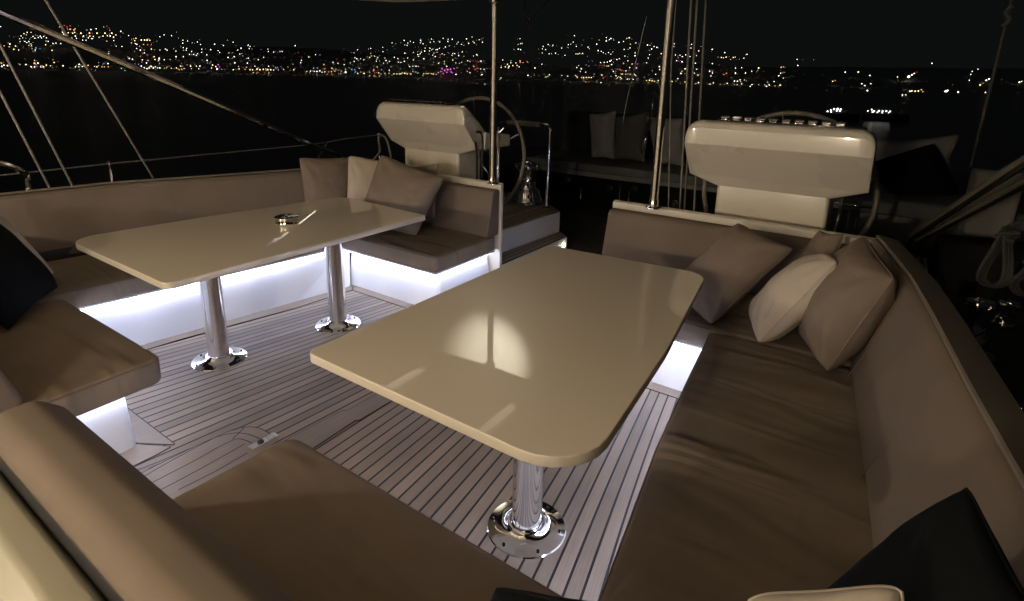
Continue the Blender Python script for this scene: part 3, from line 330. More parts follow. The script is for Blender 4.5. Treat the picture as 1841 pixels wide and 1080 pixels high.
MB().lathe([(0,.004),(.011,.004),(.011,.009),(.008,.011),(0,.011)],(-.165,.72,0)).build('plug',M['chrome'],dr)
# ================================================================ SEATING
def seatcushion(poly,z0,z1,parent,rad=None,crown=.012,name='seat_cushion'):
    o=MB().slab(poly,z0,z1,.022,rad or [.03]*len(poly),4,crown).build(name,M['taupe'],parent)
    P=inset(rpoly(poly,rad or [.03]*len(poly),6),.004); P=P+[P[0]]
    MB().tube([(x,y,z1-.010) for x,y in P],.0036,6).build('piping',M['seam'],o)
    return o
def sofa(s,side,label):
    root=empty('cockpit_sofa',(s*1.6,1.8,0),label,'sofa','U shaped cockpit sofas')
    f=lambda pts:[(s*x,y) for x,y in pts]
    if s>0: front=[(1.585,1.03),(1.486,1.66),(1.433,2.115),(1.37,2.70)]
    else:   front=[(1.66,1.03),(1.60,1.50),(1.53,2.10),(1.465,2.70)]
    # bases with a recess at the top
    def base(pb,pt,name='bench_base'):
        A=rpoly(f(pb),[.03]*len(pb),5); B=rpoly(f(pt),[.03]*len(pt),5)
        return MB().loft([[(*q,0) for q in A],[(*q,.30) for q in B]]).build(name,M['white'],root)
    base([(1.62,.9),(1.615,1.37),(1.585,1.57),(1.485,2.31),(1.412,2.80),(2.3,2.80),(2.3,.9)],[(1.70,.9),(1.69,1.37),(1.66,1.57),(1.56,2.31),(1.49,2.86),(2.3,2.86),(2.3,.9)])
    base([(.51,2.802),(1.5,2.802),(1.5,3.44),(.51,3.44)],[(.56,2.86),(1.5,2.86),(1.5,3.44),(.56,3.44)])
    base([(.59,.885),(1.63,.885),(1.63,.30),(.60,.30)],[(.56,.86),(1.70,.86),(1.70,.30),(.565,.30)])
    # seat boards
    fr3=[(x,y) for x,y in front]
    brd=MB().slab(f([(fr3[0][0]+.02,.99)]+[(x+.02,y) for x,y in fr3]+[(2.25,2.70),(2.25,.99)]),.306,.320,.003,[.01]*7,2)
    brd.slab(f([(.49,2.74),(1.5,2.74),(1.5,3.44),(.49,3.44)]),.3062,.3202,.003,[.01]*4,2)
    brd.slab(f([(.50,.965),(1.7,.965),(1.7,.30),(.50,.30)]),.3064,.3204,.003,[.01]*4,2)
    brd.build('seat_board',M['white'],root)
    # light strips under the lips
    P=[(s*(x+.035),y,.300) for x,y in front if y>1.0]; MB().tube([P[0]]+P[1:]+[(s*1.46,2.765,.300)],.0055,6).build('light_strip',M['led'],root)
    MB().tube([(s*1.455,2.765,.300),(s*.515,2.765,.300),(s*.515,3.42,.300)],.0055,6).build('light_strip',M['led'],root)
    MB().tube([(s*1.60,.945,.300),(s*.525,.945,.300),(s*.525,.33,.300)],.0055,6).build('light_strip',M['led'],root)
    # cushions
    e1=.475
    seatcushion(f([(front[0][0],.40)]+front+[(2.12 if s>0 else 2.2,2.70),(2.25 if s>0 else 2.42,.40)]),.322,.44,root,[.03]*7)
    seatcushion(f([(e1,2.725),(2.05,2.725),(2.0,3.42),(e1,3.42)]),.322,.442,root,[.04,.02,.02,.02])
    seatcushion(f([(.455,.98),(1.57,.98),(1.57,.42),(.43,.42)]),.322,.44,root,[.05,.03,.02,.02])
    # side backrest, lofted along the coaming
    if s>0: st=[(.2,2.20,2.40),(.8,2.17,2.355),(1.34,2.128,2.30),(1.75,2.085,2.24),(2.29,2.015,2.17),(2.7,1.965,2.11),(3.05,1.92,2.04),(3.40,1.87,1.96)]
    else: st=[(.2,2.42,2.50),(.7,2.41,2.48),(1.0,2.38,2.43),(1.58,2.31,2.37),(2.22,2.08,2.13),(2.76,1.885,1.94),(3.05,1.80,1.85),(3.40,1.70,1.74)]
    def ring(y,xb,xt,t=.12):
        q=[]; sec=[(xb,.442),(xb+t,.442),(xt+t*.75,.872),(xt,.872)]
        for x,z in rpoly(sec,[.02,.01,.03,.055],5): q.append((s*x,y,z))
        return q
    big=[]
    for i in range(len(st)-1):
        for k in range(4):
            u=k/4; a,b=st[i],st[i+1]; big.append([a[j]*(1-u)+b[j]*u for j in range(3)])
    big.append(st[-1])
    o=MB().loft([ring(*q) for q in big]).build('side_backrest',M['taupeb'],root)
    MB().tube([(s*(q[2]+.012),q[0],.862) for q in big],.0036,6).build('piping',M['seam'],o)
    for ys in (.95,1.85,2.62):
        q=min(big,key=lambda g:abs(g[0]-ys)); MB().tube([(s*(q[1]+(q[2]-q[1])*t-.0005),q[0],.445+.40*t) for t in [i/8 for i in range(9)]],.0028,6).build('stitched_seam',M['seam'],o)
    # aft and forward backrests
    YZ=lambda y,z,x:(x,y,z)
    sg=sorted((s*.472,s*1.86))
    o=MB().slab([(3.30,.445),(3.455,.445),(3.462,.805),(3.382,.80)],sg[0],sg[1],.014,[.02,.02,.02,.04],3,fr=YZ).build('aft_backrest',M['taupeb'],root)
    MB().tube([(s*.478,y,z) for y,z in rpoly([(3.303,.448),(3.452,.448),(3.459,.802),(3.385,.797)],[.02,.02,.02,.04],5)],.0026,6).build('piping',M['seam'],o)
    sg=sorted((s*.435,s*2.2))
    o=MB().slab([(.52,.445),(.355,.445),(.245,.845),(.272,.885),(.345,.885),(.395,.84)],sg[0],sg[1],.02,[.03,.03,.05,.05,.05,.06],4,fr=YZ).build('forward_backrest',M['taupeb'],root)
    MB().slab([(.256,.745),(.345,.60),(.345,.80),(.256,.80)],sg[0]+.012,sg[1]-.012,.002,[.002]*4,2,fr=YZ).build('gap_shade_strip',M['black'],root)  # black strip standing in for the shadow in the gap behind the backrest
    # moulded surround
    mb=MB(); sg=sorted((s*.463,s*2.05))
    mb.slab([(3.465,.0),(3.50,.0),(3.50,.850),(3.465,.840)],sg[0],sg[1],.006,[.006]*4,3,fr=YZ)
    mb.build('aft_panel',M['gel'],root)
    mb=MB(); sg=sorted((s*.42,s*2.6))
    mb.slab([(.35,.0),(.35,.45),(.300,.62),(.262,.735),(.245,.765),(.19,.77),(.02,.60),(.0,.0)],sg[0],sg[1],.012,[.01,.01,.01,.03,.02,.025,.04,.01],3,fr=YZ)
    mb.build('forward_panel',M['ivory'],root)
    w=.052
    def cap(y,xb,xt): 
        x0=xt+.012; return [(s*x,y,z) for x,z in [(x0+.075,.45),(x0+.075,.872),(x0-.002,.877),(x0,.884),(x0+.006,.888),(x0+w,.882),(x0+w+.045,.872),(x0+w+.06,.84),(x0+w+.06,.45)]]
    MB().loft([cap(*q) for q in big]).build('coaming_cap',M['gelc'],root)
    return root
M['gelc']=mat('coaming_paint',(.17,.15,.12),.45,coat=.2,bump=[(60,.1,.002,3)])
port=sofa(-1,'port','U shaped taupe cockpit sofa along the far left side, behind the smaller looking table')
star=sofa(1,'starboard','U shaped taupe cockpit sofa along the right side, around the near table')
# ================================================================ TABLES
def table(poly,rad,legs,label):
    cx=sum(p[0] for p in poly)/len(poly); cy=sum(p[1] for p in poly)/len(poly)
    root=empty('cockpit_table',(cx,cy,0),label,'table','cream cockpit tables')
    MB().slab(poly,.718,.75,.0035,rad,4).build('tabletop',M['table'],root)
    for lx,ly in legs:
        lg=MB().lathe([(0,.02),(.060,.02),(.062,.03),(.0575,.035),(.0575,.045),(.056,.05),(.056,.69),(.0575,.692),(.0575,.7148),(0,.7148)],(lx,ly,0),48).build('leg',M['chrome'],root)
        bp=MB().lathe([(0,.0),(.1485,.0),(.1485,.003),(.145,.0065),(.12,.009),(.095,.013),(.08,.022),(.074,.03),(.070,.034),(.063,.034),(.063,.02),(0,.02)],(lx,ly,0),64).build('base_plate',M['chrome'],root)
        for k in range(6):
            a=R(60*k+22); MB().lathe([(0,.008),(.0055,.008),(.006,.0125),(.003,.0135),(0,.012)],(lx+.125*math.cos(a),ly+.125*math.sin(a),0),12).build('screw',M['blackgl'],bp)
        MB().lathe([(.05,.690),(.085,.700),(.10,.712),(.10,.7148),(0,.7148)],(lx,ly,0),40).build('collar',M['chrome'],root)
    return root
tS=table([(.511,1.015),(1.527,1.011),(1.463,1.75),(1.341,2.627),(.512,2.568)],[.035,.16,3,.10,.04],[(1.077,1.509),(.93,2.256)],'large glossy cream table nearest the camera on a single visible steel column')
tP=table([(-.471,1.038),(-1.566,1.045),(-1.50,1.80),(-1.367,2.70),(-.478,2.65)],[.045,.13,3,.12,.015],[(-1.082,1.526),(-.926,2.256)],'farther glossy cream table on two polished steel columns, before the left sofa')
ash=empty('ashtray',(-.99,1.975,.75),'round polished steel ashtray with a black lid standing on the far table','ashtray')
MB().lathe([(0,.7505),(.066,.7505),(.068,.753),(.066,.757),(.066,.784),(.070,.787),(.070,.790),(.062,.7905),(0,.7905)],(-.99,1.975,0),48).build('bowl',M['chrome'],ash)
MB().lathe([(0,.7908),(.060,.7908),(.058,.794),(0,.795)],(-.99,1.975,0),40).build('lid',M['blackgl'],ash)
MB().lathe([(0,.794),(.008,.795),(.009,.80),(.005,.806),(0,.807)],(-.985,1.97,0),16).build('knob',M['chrome'],ash)
# ================================================================ HELM DECKS, STEPS
for s in (-1,1):
    root=MB().slab([(s*.70,3.545),(s*2.3,3.545),(s*2.3,5.25),(s*1.25,5.25),(s*.66,4.75)],.0,.362,.004,[.02]*5,2).build('helm_platform',M['white'])
    tag(root,'raised white helm platform with dark teak top on the %s of the aisle'%('left' if s<0 else 'right'),'platform','helm platforms')
    MB().slab([(s*.715,3.56),(s*2.28,3.56),(s*2.28,5.23),(s*1.255,5.23),(s*.675,4.74)],.362,.368,.001,[.02]*5,2).build('teak_top',M['teaky'],root)
    root=MB().slab([(s*.50,3.55),(s*.698,3.55),(s*.655,4.76),(s*.50,4.62)],.0,.165,.004,[.01]*4,2).build('side_step',M['white'])
    tag(root,'low step with teak tread against the %s helm platform'%('left' if s<0 else 'right'),'step','steps up to the helm platforms')
    MB().slab([(s*.505,3.56),(s*.69,3.56),(s*.65,4.74),(s*.505,4.61)],.165,.171,.001,[.008]*4,2).build('tread',M['teaky'],root)
    MB().lathe([(0,0),(.012,0),(.012,.006),(0,.008)],(s*.497,4.56,.10),16,axis=(-s,0,0)).build('step_light',M['spotm'],root)
    if s<0:
        l=bpy.data.lights.new('step_glow','POINT'); l.energy=.10; l.color=(1,.86,.65); l.shadow_soft_size=.01
        o=bpy.data.objects.new('step_glow',l); col.objects.link(o); o.location=(-.47,4.56,.10)
# ================================================================ HELM CONSOLES
YZ=lambda y,z,x:(x,y,z)
def console(s,label,px0,px1):
    root=empty('helm_console',(s*1.4,3.8,.37),label,'helm console','white helm consoles')
    a,b=sorted((s*.885,s*1.895))
    # head: side profile lofted across, plan corners rounded off at the ends
    prof=[(3.545,1.395),(3.535,1.36),(3.53,1.262),(3.70,1.05),(3.735,.985),(4.0,.99),(4.02,1.12),(3.80,1.19),(3.72,1.29),(3.64,1.385),(3.60,1.41)]
    rr=rpoly(prof,[.03,.02,.012,.012,.01,.02,.02,.04,.06,.05,.04],5)
    cy=3.70; cz=1.22; rings=[]
    m=14
    def endscale(u):  # 0 at the end to 1 inside
        return math.sqrt(max(0,1-(1-u)**2))
    W=b-a; e=.085
    for i in range(m+1):
        u=i/m; x=a+e*(1-math.cos(math.pi/2*u)); k=math.sin(math.pi/2*u)
        rings.append((x,k))
    rings+=[(a+W/2,1)]+[(a+b-x,k) for x,k in rings[::-1]]
    pa,pb=sorted((s*px0,s*px1))
    def taper(x,z):  # chamfered in to the pedestal below the lower face
        t=max(0,min(1,(1.05-z)/.065)); u=(x-a)/(b-a); return x*(1-t)+(pa+(pb-pa)*u)*t
    L=[]
    for x,k in rings:
        r=[]
        for y,z in rr:
            zz=z-(1-k)*.085*max(0,(z-1.25)/.16); yy=y+(1-k)*.01
            r.append((taper(x,z),yy,zz))
        L.append(r)
    MB().loft(L).build('console_head',M['gel'],root)
    p0,p1=sorted((s*px0,s*px1))
    MB().slab([(p0,3.735),(p1,3.735),(p1,4.05),(p0,4.05)],.368,1.03,.008,[.025]*4,3).build('pedestal',M['gel'],root)
    MB().slab([(p0-.04,3.60),(p1+.04,3.60),(p1+.04,4.08),(p0-.04,4.08)],.3682,.50,.03,[.05]*4,3).build('plinth',M['gel'],root)
    xi=a if s>0 else b
    q=sorted((xi,xi-s*.03))
    if s<0: MB().slab([(3.76,1.045),(4.13,1.05),(4.13,1.15),(3.78,1.19)],min(xi-s*.035,xi+s*.10),max(xi-s*.035,xi+s*.10),.006,[.01]*4,2,fr=YZ).build('side_arm',M['gel'],root)
    nb=10
    for k in range(nb):
        x=s*(1.10 if s>0 else 1.18)+s*k*(.068)
        mb=MB(); mb.box(x-.020,x+.020,3.575,3.625,1.412,1.420,.003); mb.tube([(x-.022,3.585,1.428),(x+.022,3.585,1.428)],.006,8); mb.tube([(x-.022,3.612,1.430),(x+.022,3.612,1.430)],.006,8)
        mb.build('hinge_knuckle',M['chrome'],root)
    MB().box(min(s*1.06,s*1.84),max(s*1.06,s*1.84),3.57,3.63,1.405,1.4135,.003).build('hinge_bar',M['blackgl'],root)
    MB().slab([(a+.1,3.66),(b-.1,3.66),(b-.1,3.80),(a+.1,3.80)],0,.004,.001,[.02]*4,2,fr=lambda x,y,z:(x,y,1.375-(y-3.66)*1.25+z)).build('instrument_panel',M['blackgl'],root)
    MB().lathe([(0,0),(.02,0),(.02,.006),(.012,.02),(0,.024)],(s*1.66,3.60,.80) if s>0 else (s*1.66,3.60,.6),20,axis=(0,-1,0)).build('brass_knob',M['brass'],root)
    return root
M['brass']=mat('polished_brass',(.8,.6,.3),.12,1)
console(-1,'white helm console on the left with a black handset cord hanging at its side',1.11,1.76)
console(1,'white helm console on the right directly behind the near sofa backrest',1.06,1.71)
hs=MB().tube([(-.855,3.66,1.20),(-.83,3.70,1.17),(-.825,3.70,.95),(-.84,3.71,.78),(-.85,3.69,.74),(-.855,3.67,.80),(-.85,3.66,1.0),(-.85,3.64,1.12)],.010,8,6).build('handset_cord',M['black']); tag(hs,'black looped cord hanging from the inner side of the left helm console','cord')
def wheel(s,cx,label):
    c=Vector((s*cx,4.15,.92)); ax=Vector((0,1,-.12)).normalized()
    root=empty('steering_wheel',tuple(c),label,'steering wheel','helm steering wheels')
    MB().torus(c,.53,.017,axis=ax,n=72,m=10).build('rim',M['leather'],root)
    a=ax.orthogonal().normalized(); b=ax.cross(a)
    for k in range(5):
        t=R(72*k+18); d=a*math.cos(t)+b*math.sin(t); MB().tube([c+d*.04,c+d*.525],.007,8).build('spoke',M['chrome'],root)
    MB().lathe([(0,-.05),(.045,-.045),(.055,-.01),(.055,.01),(.04,.045),(0,.05)],c,24,axis=ax).build('hub',M['chrome'],root)
    MB().tube([c-ax*.04,c-ax*.14],.03,12).build('axle',M['chrome'],root)
wheel(-1,1.24,'large leather rimmed steering wheel behind the left helm console')
wheel(1,1.40,'large leather rimmed steering wheel mostly hidden behind the right helm console')
def winch(c,h,r,label,group='deck winches'):
    root=empty('winch',c,label,'winch',group); x,y,z=c
    MB().lathe([(0,0),(r,0),(r,.02*h/.42),(r*.93,.05*h/.42),(r*.86,.07*h/.42),(r*.85,.10*h/.42),(r*.72,.14*h/.42),(0,.14*h/.42)],c,40).build('base',M['chrome'],root)
    MB().lathe([(0,.14*h/.42),(r*.62,.14*h/.42),(r*.52,.18*h/.42),(r*.50,.27*h/.42),(r*.56,.31*h/.42),(r*.60,.325*h/.42),(0,.325*h/.42)],c,40).build('drum',M['chrome'],root)
    MB().lathe([(0,.33*h/.42),(r*.74,.33*h/.42),(r*.76,.345*h/.42),(r*.6,.355*h/.42),(r*.6,.362*h/.42),(r*.76,.37*h/.42),(r*.72,.385*h/.42),(r*.3,.395*h/.42),(r*.14,.42*h/.42),(0,.42*h/.42)],c,40).build('self_tailer',M['chrome'],root)
    MB().tube([(x-r*.1,y,z+h*.97),(x+r*.75,y-.01,z+h*.93),(x+r*.8,y-.01,z+h*.80)],.012,8).build('stripper_arm',M['chrome'],root)
winch((-1.14,4.88,.368),.45,.17,'tall polished winch on the left helm platform inside the steel guard rail')
gr=empty('guard_rail',(-.85,4.8,.37),'bent steel guard rail with a leather wrapped top beside the left winch','guard rail')
MB().tube([(-.852,4.8,.37),(-.842,4.8,.8),(-.838,4.8,1.10),(-.845,4.8,1.165),(-.90,4.81,1.19),(-1.05,4.83,1.19),(-1.42,4.86,1.185),(-1.50,4.865,1.15),(-1.52,4.87,1.05),(-1.52,4.87,.37)],.017,10,4).build('tube',M['chrome'],gr)
MB().tube([(-.97,4.818,1.191),(-1.38,4.857,1.187)],.026,12).build('leather_wrap',M['leather'],gr)
MB().lathe([(0,0),(.035,0),(.035,.008),(.022,.02),(.02,.07),(0,.07)],(-.852,4.8,.368),20).build('foot',M['chrome'],gr)
# ================================================================ HARDTOP, POLES, SAIL
ht=empty('hardtop',(0,1,2.15),'beige hardtop roof over the cockpit with its rear edge just above the steel poles','hardtop')
MB().slab([(-1.35,3.30),(-.9,3.375),(-.5,3.42),(.2,3.42),(1.0,3.42),(1.7,3.36),(1.95,2.6),(2.05,-1.6),(-2.05,-1.6),(-1.95,2.4)],2.165,2.25,.03,[.3,.1,.1,.1,.1,.3,.4,.1,.1,.4],4).build('roof_panel',M['roof'],ht)
for x in (-.9,0,.9):
    MB().box(x-.03,x+.03,-.9,3.0,2.150,2.1652,.004).build('light_track',M['trackl'],ht)
def pole(x,y,r,label):
    o=MB().lathe([(0,.852),(r*1.9,.852),(r*1.9,.858),(r*1.2,.868),(r*1.15,.91),(r,.915),(r,2.13),(r*1.6,2.14),(r*1.8,2.1648),(0,2.1648)],(x,y,0),24).build('support_pole',M['pole'])
    tag(o,label,'pole','roof support poles'); return o
pole(-.497,3.40,.024,'polished steel roof pole standing on the end of the left sofa panel')
pole(.772,3.40,.026,'polished steel roof pole standing on the panel left of the right helm console')
o=MB().tube([(-.585,3.60,.37),(-.585,3.60,1.22),(-.60,3.68,1.24)],.009,10).build('steel_rod',M['chrome']); tag(o,'thin steel rod just behind the left roof pole','rod')
# rolled sail above and behind
sb=empty('furled_sail',(-2.1,6,3.0),'furled white sail bundle on its boom just showing above the left helm','sail')
rings=[]
for i in range(17):
    t=i/16; y=5.25+t*1.4; k=(.82,.94)[i] if i<2 else 1
    rings.append([(-2.0+1.5*k*math.cos(a)+.03*math.sin(5*a+i),y,3.22+t*.9+.72*k*math.sin(a)+.02*math.sin(7*a+i*1.3)) for a in [2*math.pi*j/40 for j in range(40)]])
MB().loft(rings).build('sailcloth',M['sail'],sb)
MB().tube([(-2.1,5.4,3.3),(-2.1,9.5,6.0)],.10,14).build('boom',M['white'],sb)
# ================================================================ COMPANIONWAY BULKHEAD + LAMPS (behind the camera)
bh=empty('cabin_bulkhead',(0,-1.75,0),'cream cabin bulkhead with a dark sliding door, forward of the cockpit','bulkhead')
MB().box(-2.1,2.1,-1.9,-1.8,0,2.1640,.01).build('wall',M['gel'],bh)
dd=MB().box(-.55,.55,-1.798,-1.77,.25,1.95,.006).build('door',M['wood'],bh)
MB().box(-.45,.45,-1.7695,-1.762,.95,1.85,.004).build('pane',M['blackgl'],dd)
LAMPS=[(-1.45,1.62,100),(-.17,1.66,22),(.17,1.66,22),(1.45,1.62,80)]
LL=['leftmost of the warm wall lamps on the cabin bulkhead','warm wall lamp just left of the cabin door middle','warm wall lamp just right of the cabin door middle','rightmost of the warm wall lamps on the cabin bulkhead']
for i,(x,z,E_LAMP) in enumerate(LAMPS):
    lr=empty('wall_lamp',(x,-1.76,z),LL[i],'wall lamp','warm bulkhead lamps')
    MB().lathe([(0,0),(.05,0),(.05,.012),(.042,.02),(.034,.022),(0,.022)],(x,-1.7998,z),24,axis=(0,1,0)).build('bezel',M['chrome'],lr)
    MB().lathe([(0,.0225),(.032,.0225),(.025,.032),(0,.036)],(x,-1.7998,z),20,axis=(0,1,0)).build('lens',M['lampw'],lr)
    l=bpy.data.lights.new('lamp_light','POINT'); l.energy=E_LAMP; l.color=(1,.85,.67); l.shadow_soft_size=.022
    o=bpy.data.objects.new('lamp_light',l); col.objects.link(o); o.location=(x,-1.72,z)
def spot(name,loc,to,e,ang,blend,c=(1,.80,.5),r=.03):
    l=bpy.data.lights.new(name,'SPOT'); l.energy=e; l.spot_size=R(ang); l.spot_blend=blend; l.color=c; l.shadow_soft_size=r
    o=bpy.data.objects.new(name,l); col.objects.link(o); o.location=loc; o.rotation_euler=(Vector(to)-Vector(loc)).to_track_quat('-Z','Y').to_euler(); return o
fl=MB().lathe([(0,0),(.045,0),(.05,.02),(.05,.06),(0,.06)],(-.9,3.26,2.25),20).build('added_floodlight',M['blackgl']); tag(fl,'small black floodlight added out of view on the roof edge to light the furled sail','floodlight')  # unseen lamp added so the sail's glow shows in the near tabletop
spot('sail_fill_light',(-.9,3.28,2.33),(-1.85,5.25,3.3),1300,32,1.0,(1,.95,.84))
# ================================================================ STERN
def stern():
    sbm=empty('stern_sunbed',(-.3,7.2,0),'long dark padded sunbed across the stern between the two helm consoles','sunbed','stern sunbeds')
    MB().slab([(-2.3,6.60),(1.62,6.60),(1.62,8.0),(-2.3,8.0)],.46,.57,.02,[.05]*4,3,.01).build('mattress',M['darkfab2'],sbm)
    MB().slab([(-2.3,6.63),(1.6,6.63),(1.6,8.0),(-2.3,8.0)],.40,.459,.008,[.03]*4,2).build('frame',M['greyfab'],sbm)
    MB().slab([(7.55,.57),(7.75,.57),(7.85,1.15),(7.72,1.17)],-2.3,1.6,.03,[.03]*4,3,fr=YZ).build('backrest',M['darkdeck'],sbm)
    for x in (-2.0,-.9,.2,1.3): MB().lathe([(.03,0),(.022,.02),(.02,.38),(.03,.40)],(x,6.72,0),12).build('leg',M['chrome'],sbm)
    st=MB().tube([(-2.4,6.30,.03),(2.4,6.30,.03)],.012,8).tube([(-2.4,6.12,.01),(2.4,6.12,.01)],.008,8).build('stern_track',M['chrome']); tag(st,'two thin steel tracks across the dark aisle floor before the sunbed','track')
    sb2=empty('stern_sunbed',(2.4,6,0),'dark padded corner seat behind and right of the right helm console','sunbed','stern sunbeds')
    MB().slab([(1.66,5.48),(2.2,5.50),(3.0,5.55),(3.0,7.2),(1.66,7.2)],.60,.73,.025,[.05]*5,3,.01).build('mattress',M['darkfab2'],sb2)
    MB().slab([(1.7,5.55),(2.95,5.6),(2.95,7.2),(1.7,7.2)],.0,.598,.01,[.03]*4,2).build('locker',M['darkdeck'],sb2)
    MB().slab([(2.50,5.40),(2.80,5.40),(2.72,5.52),(2.45,5.52)],.55,1.05,.03,[.03]*4,3).build('side_pad',M['greyfab'],sb2)
M['darkfab2']=mat('charcoal_mattress',(.13,.135,.12),.9,bump=[(7,.3,.02,3)]); M['greyfab']=mat('grey_edge_canvas',(.22,.21,.18),.9,bump=[(7,.2,.01,3)])
stern()
# deck gear under the stern seat
BL=['leftmost small steel block under the front edge of the stern sunbed','left one of the bright pair of blocks under the stern sunbed','right one of the bright pair of blocks under the stern sunbed','small steel block under the sunbed left of the right roof pole','left of four steel blocks in a row between the ropes at the stern','second from left of four steel blocks in a row at the stern','third from left of four steel blocks in a row at the stern','steel block closest to the right helm pedestal under the sunbed']
for k,(x,y,z) in enumerate([(-1.55,6.5,.34),(-.95,6.5,.30),(-.62,6.5,.33),(-.1,6.5,.22),(.55,6.5,.36),(.85,6.5,.36),(1.15,6.5,.36),(1.35,6.5,.36)]):
    o=empty('deck_block',(x,y,z),BL[k],'block','steel blocks under the sunbed')
    MB().lathe([(0,-.012),(.028,-.012),(.03,-.006),(.02,0),(.03,.006),(.028,.012),(0,.012)],(x,y,z),16,axis=(0,1,0)).build('sheave',M['chrome'],o)
    MB().tube([(x-.035,y,z-.01),(x-.03,y,z+.035),(x,y,z+.05),(x+.03,y,z+.035),(x+.035,y,z-.01)],.006,6,3).build('shackle',M['chrome'],o)
for x,z0,z1,label in ((-1.27,.05,.30,'short thin steel stanchion under the left end of the stern sunbed'),(-.62,.05,.34,'short thin steel stanchion under the middle of the stern sunbed')):
    o=MB().tube([(x,6.35,z0-.05),(x,6.35,z1)],.009,8).build('short_stanchion',M['chrome']); tag(o,label,'stanchion')
# ---------------------------------------------------------------- pillows
def q(*a): return a
pillow('pillow',[(-1.93,2.74,.985),(-1.80,3.20,.955),(-1.72,3.17,.47),(-1.84,2.70,.47)],.10,M['taupe2'],'taupe pillow leftmost of the three by the far end of the left sofa',group='pillows on the left sofa',seed=1,ear=.07)
pillow('pillow',[(-1.68,3.03,1.00),(-1.50,3.33,.93),(-1.37,3.22,.47),(-1.60,2.90,.47)],.07,M['cream'],'cream pillow between two taupe pillows on the far end of the left sofa',group='pillows on the left sofa',seed=2,ear=.05)
pillow('pillow',[(-1.36,3.08,1.035),(-.82,3.24,.885),(-.90,2.99,.452),(-1.42,2.86,.50)],.11,M['taupe2'],'large taupe pillow facing the camera, rightmost on the left sofa',group='pillows on the left sofa',seed=3,ear=.06)
pillow('pillow',[(-1.50,3.32,.88),(-1.02,3.40,.965),(-1.0,3.32,.5),(-1.45,3.25,.5)],.05,M['taupe2'],'taupe pillow nearly hidden, its tip showing above the large taupe pillow',group='pillows on the left sofa',seed=4)
pillow('pillow',[(-1.95,.80,.90),(-1.30,.50,.95),(-1.20,.66,.46),(-1.70,1.02,.455)],.09,M['navy'],'black navy pillow at the left edge of the photo on the left sofa',group='pillows on the left sofa',seed=5)
pillow('pillow',[(-2.10,.86,.93),(-1.5,.52,.99),(-1.42,.60,.48),(-1.83,1.05,.50)],.06,M['cream'],'pale pillow edge showing behind the black navy pillow at far left',group='pillows on the left sofa',seed=6,ear=.04)
pillow('pillow',[(1.34,3.16,.905),(1.655,3.02,.845),(1.365,2.725,.452),(1.06,2.93,.50)],.115,M['taupe2'],'taupe pillow nearest the near table on the right sofa corner, set on its point',group='pillows on the right sofa',seed=7,ear=.07)
pillow('pillow',[(1.83,3.05,.835),(1.86,2.72,.90),(1.60,2.66,.45),(1.50,2.88,.50)],.11,M['cream'],'cream pillow between two taupe pillows in the right sofa corner',group='pillows on the right sofa',seed=8,ear=.04)
pillow('pillow',[(1.72,3.28,.90),(1.84,3.22,.915),(1.80,3.05,.5),(1.55,3.1,.5)],.05,M['taupe2'],'taupe pillow mostly hidden behind the cream pillow in the right corner',group='pillows on the right sofa',seed=9)
pillow('pillow',[(1.93,2.99,.975),(2.07,2.62,.90),(1.90,2.53,.455),(1.74,2.90,.46)],.135,M['taupe2'],'plump taupe pillow with a raised point, farthest right in the sofa corner',group='pillows on the right sofa',seed=10,ear=.06)
pillow('pillow',[(2.19,1.10,1.00),(2.30,.72,1.00),(2.12,.62,.46),(1.98,1.06,.62)],.07,M['navy'],'large black navy pillow leaning on the right backrest near the camera',group='pillows on the right sofa',seed=11)
pillow('pillow',[(1.93,.76,.905),(2.105,.80,1.0),(2.15,.45,.70),(1.85,.45,.55)],.09,M['cream'],'cream pillow corner at the bottom right edge of the photo',group='pillows on the right sofa',seed=12,ear=.03)
pillow('pillow',[(1.575,.612,.828),(1.90,.615,1.005),(1.94,.48,.47),(1.50,.50,.46)],.105,M['navy'],'black navy pillow whose top shows at the bottom middle of the photo',group='pillows on the right sofa',seed=13)
pillow('pillow',[(-1.55,7.0,1.19),(-1.15,7.0,1.26),(-1.10,6.95,.60),(-1.45,6.95,.60)],.08,M['grey'],'grey pillow at the left of the row on the dark stern sunbed',group='pillows on the stern',seed=14)
pillow('pillow',[(-1.18,7.05,1.17),(-.72,7.05,1.27),(-.70,7.0,.60),(-1.15,7.0,.60)],.08,M['olive'],'dark olive pillow in the middle of the row on the stern sunbed',group='pillows on the stern',seed=15)
pillow('pillow',[(-.75,7.0,1.21),(-.28,7.05,1.20),(-.18,7.0,.60),(-.55,6.95,.60)],.08,M['grey'],'grey pillow behind the right roof pole on the stern sunbed',group='pillows on the stern',seed=16)
pillow('pillow',[(1.76,6.1,1.15),(2.40,6.1,1.26),(2.35,6.0,.76),(1.75,6.0,.80)],.09,M['grey'],'pale grey pillow behind the dark one, right of the right helm console',group='pillows on the stern',seed=17)
pillow('pillow',[(1.78,5.72,.98),(2.22,5.85,1.19),(2.46,5.68,.80),(1.98,5.62,.755)],.11,M['navy'],'black navy pillow on the dark seat right of the right helm console',group='pillows on the stern',seed=18,ear=.02)
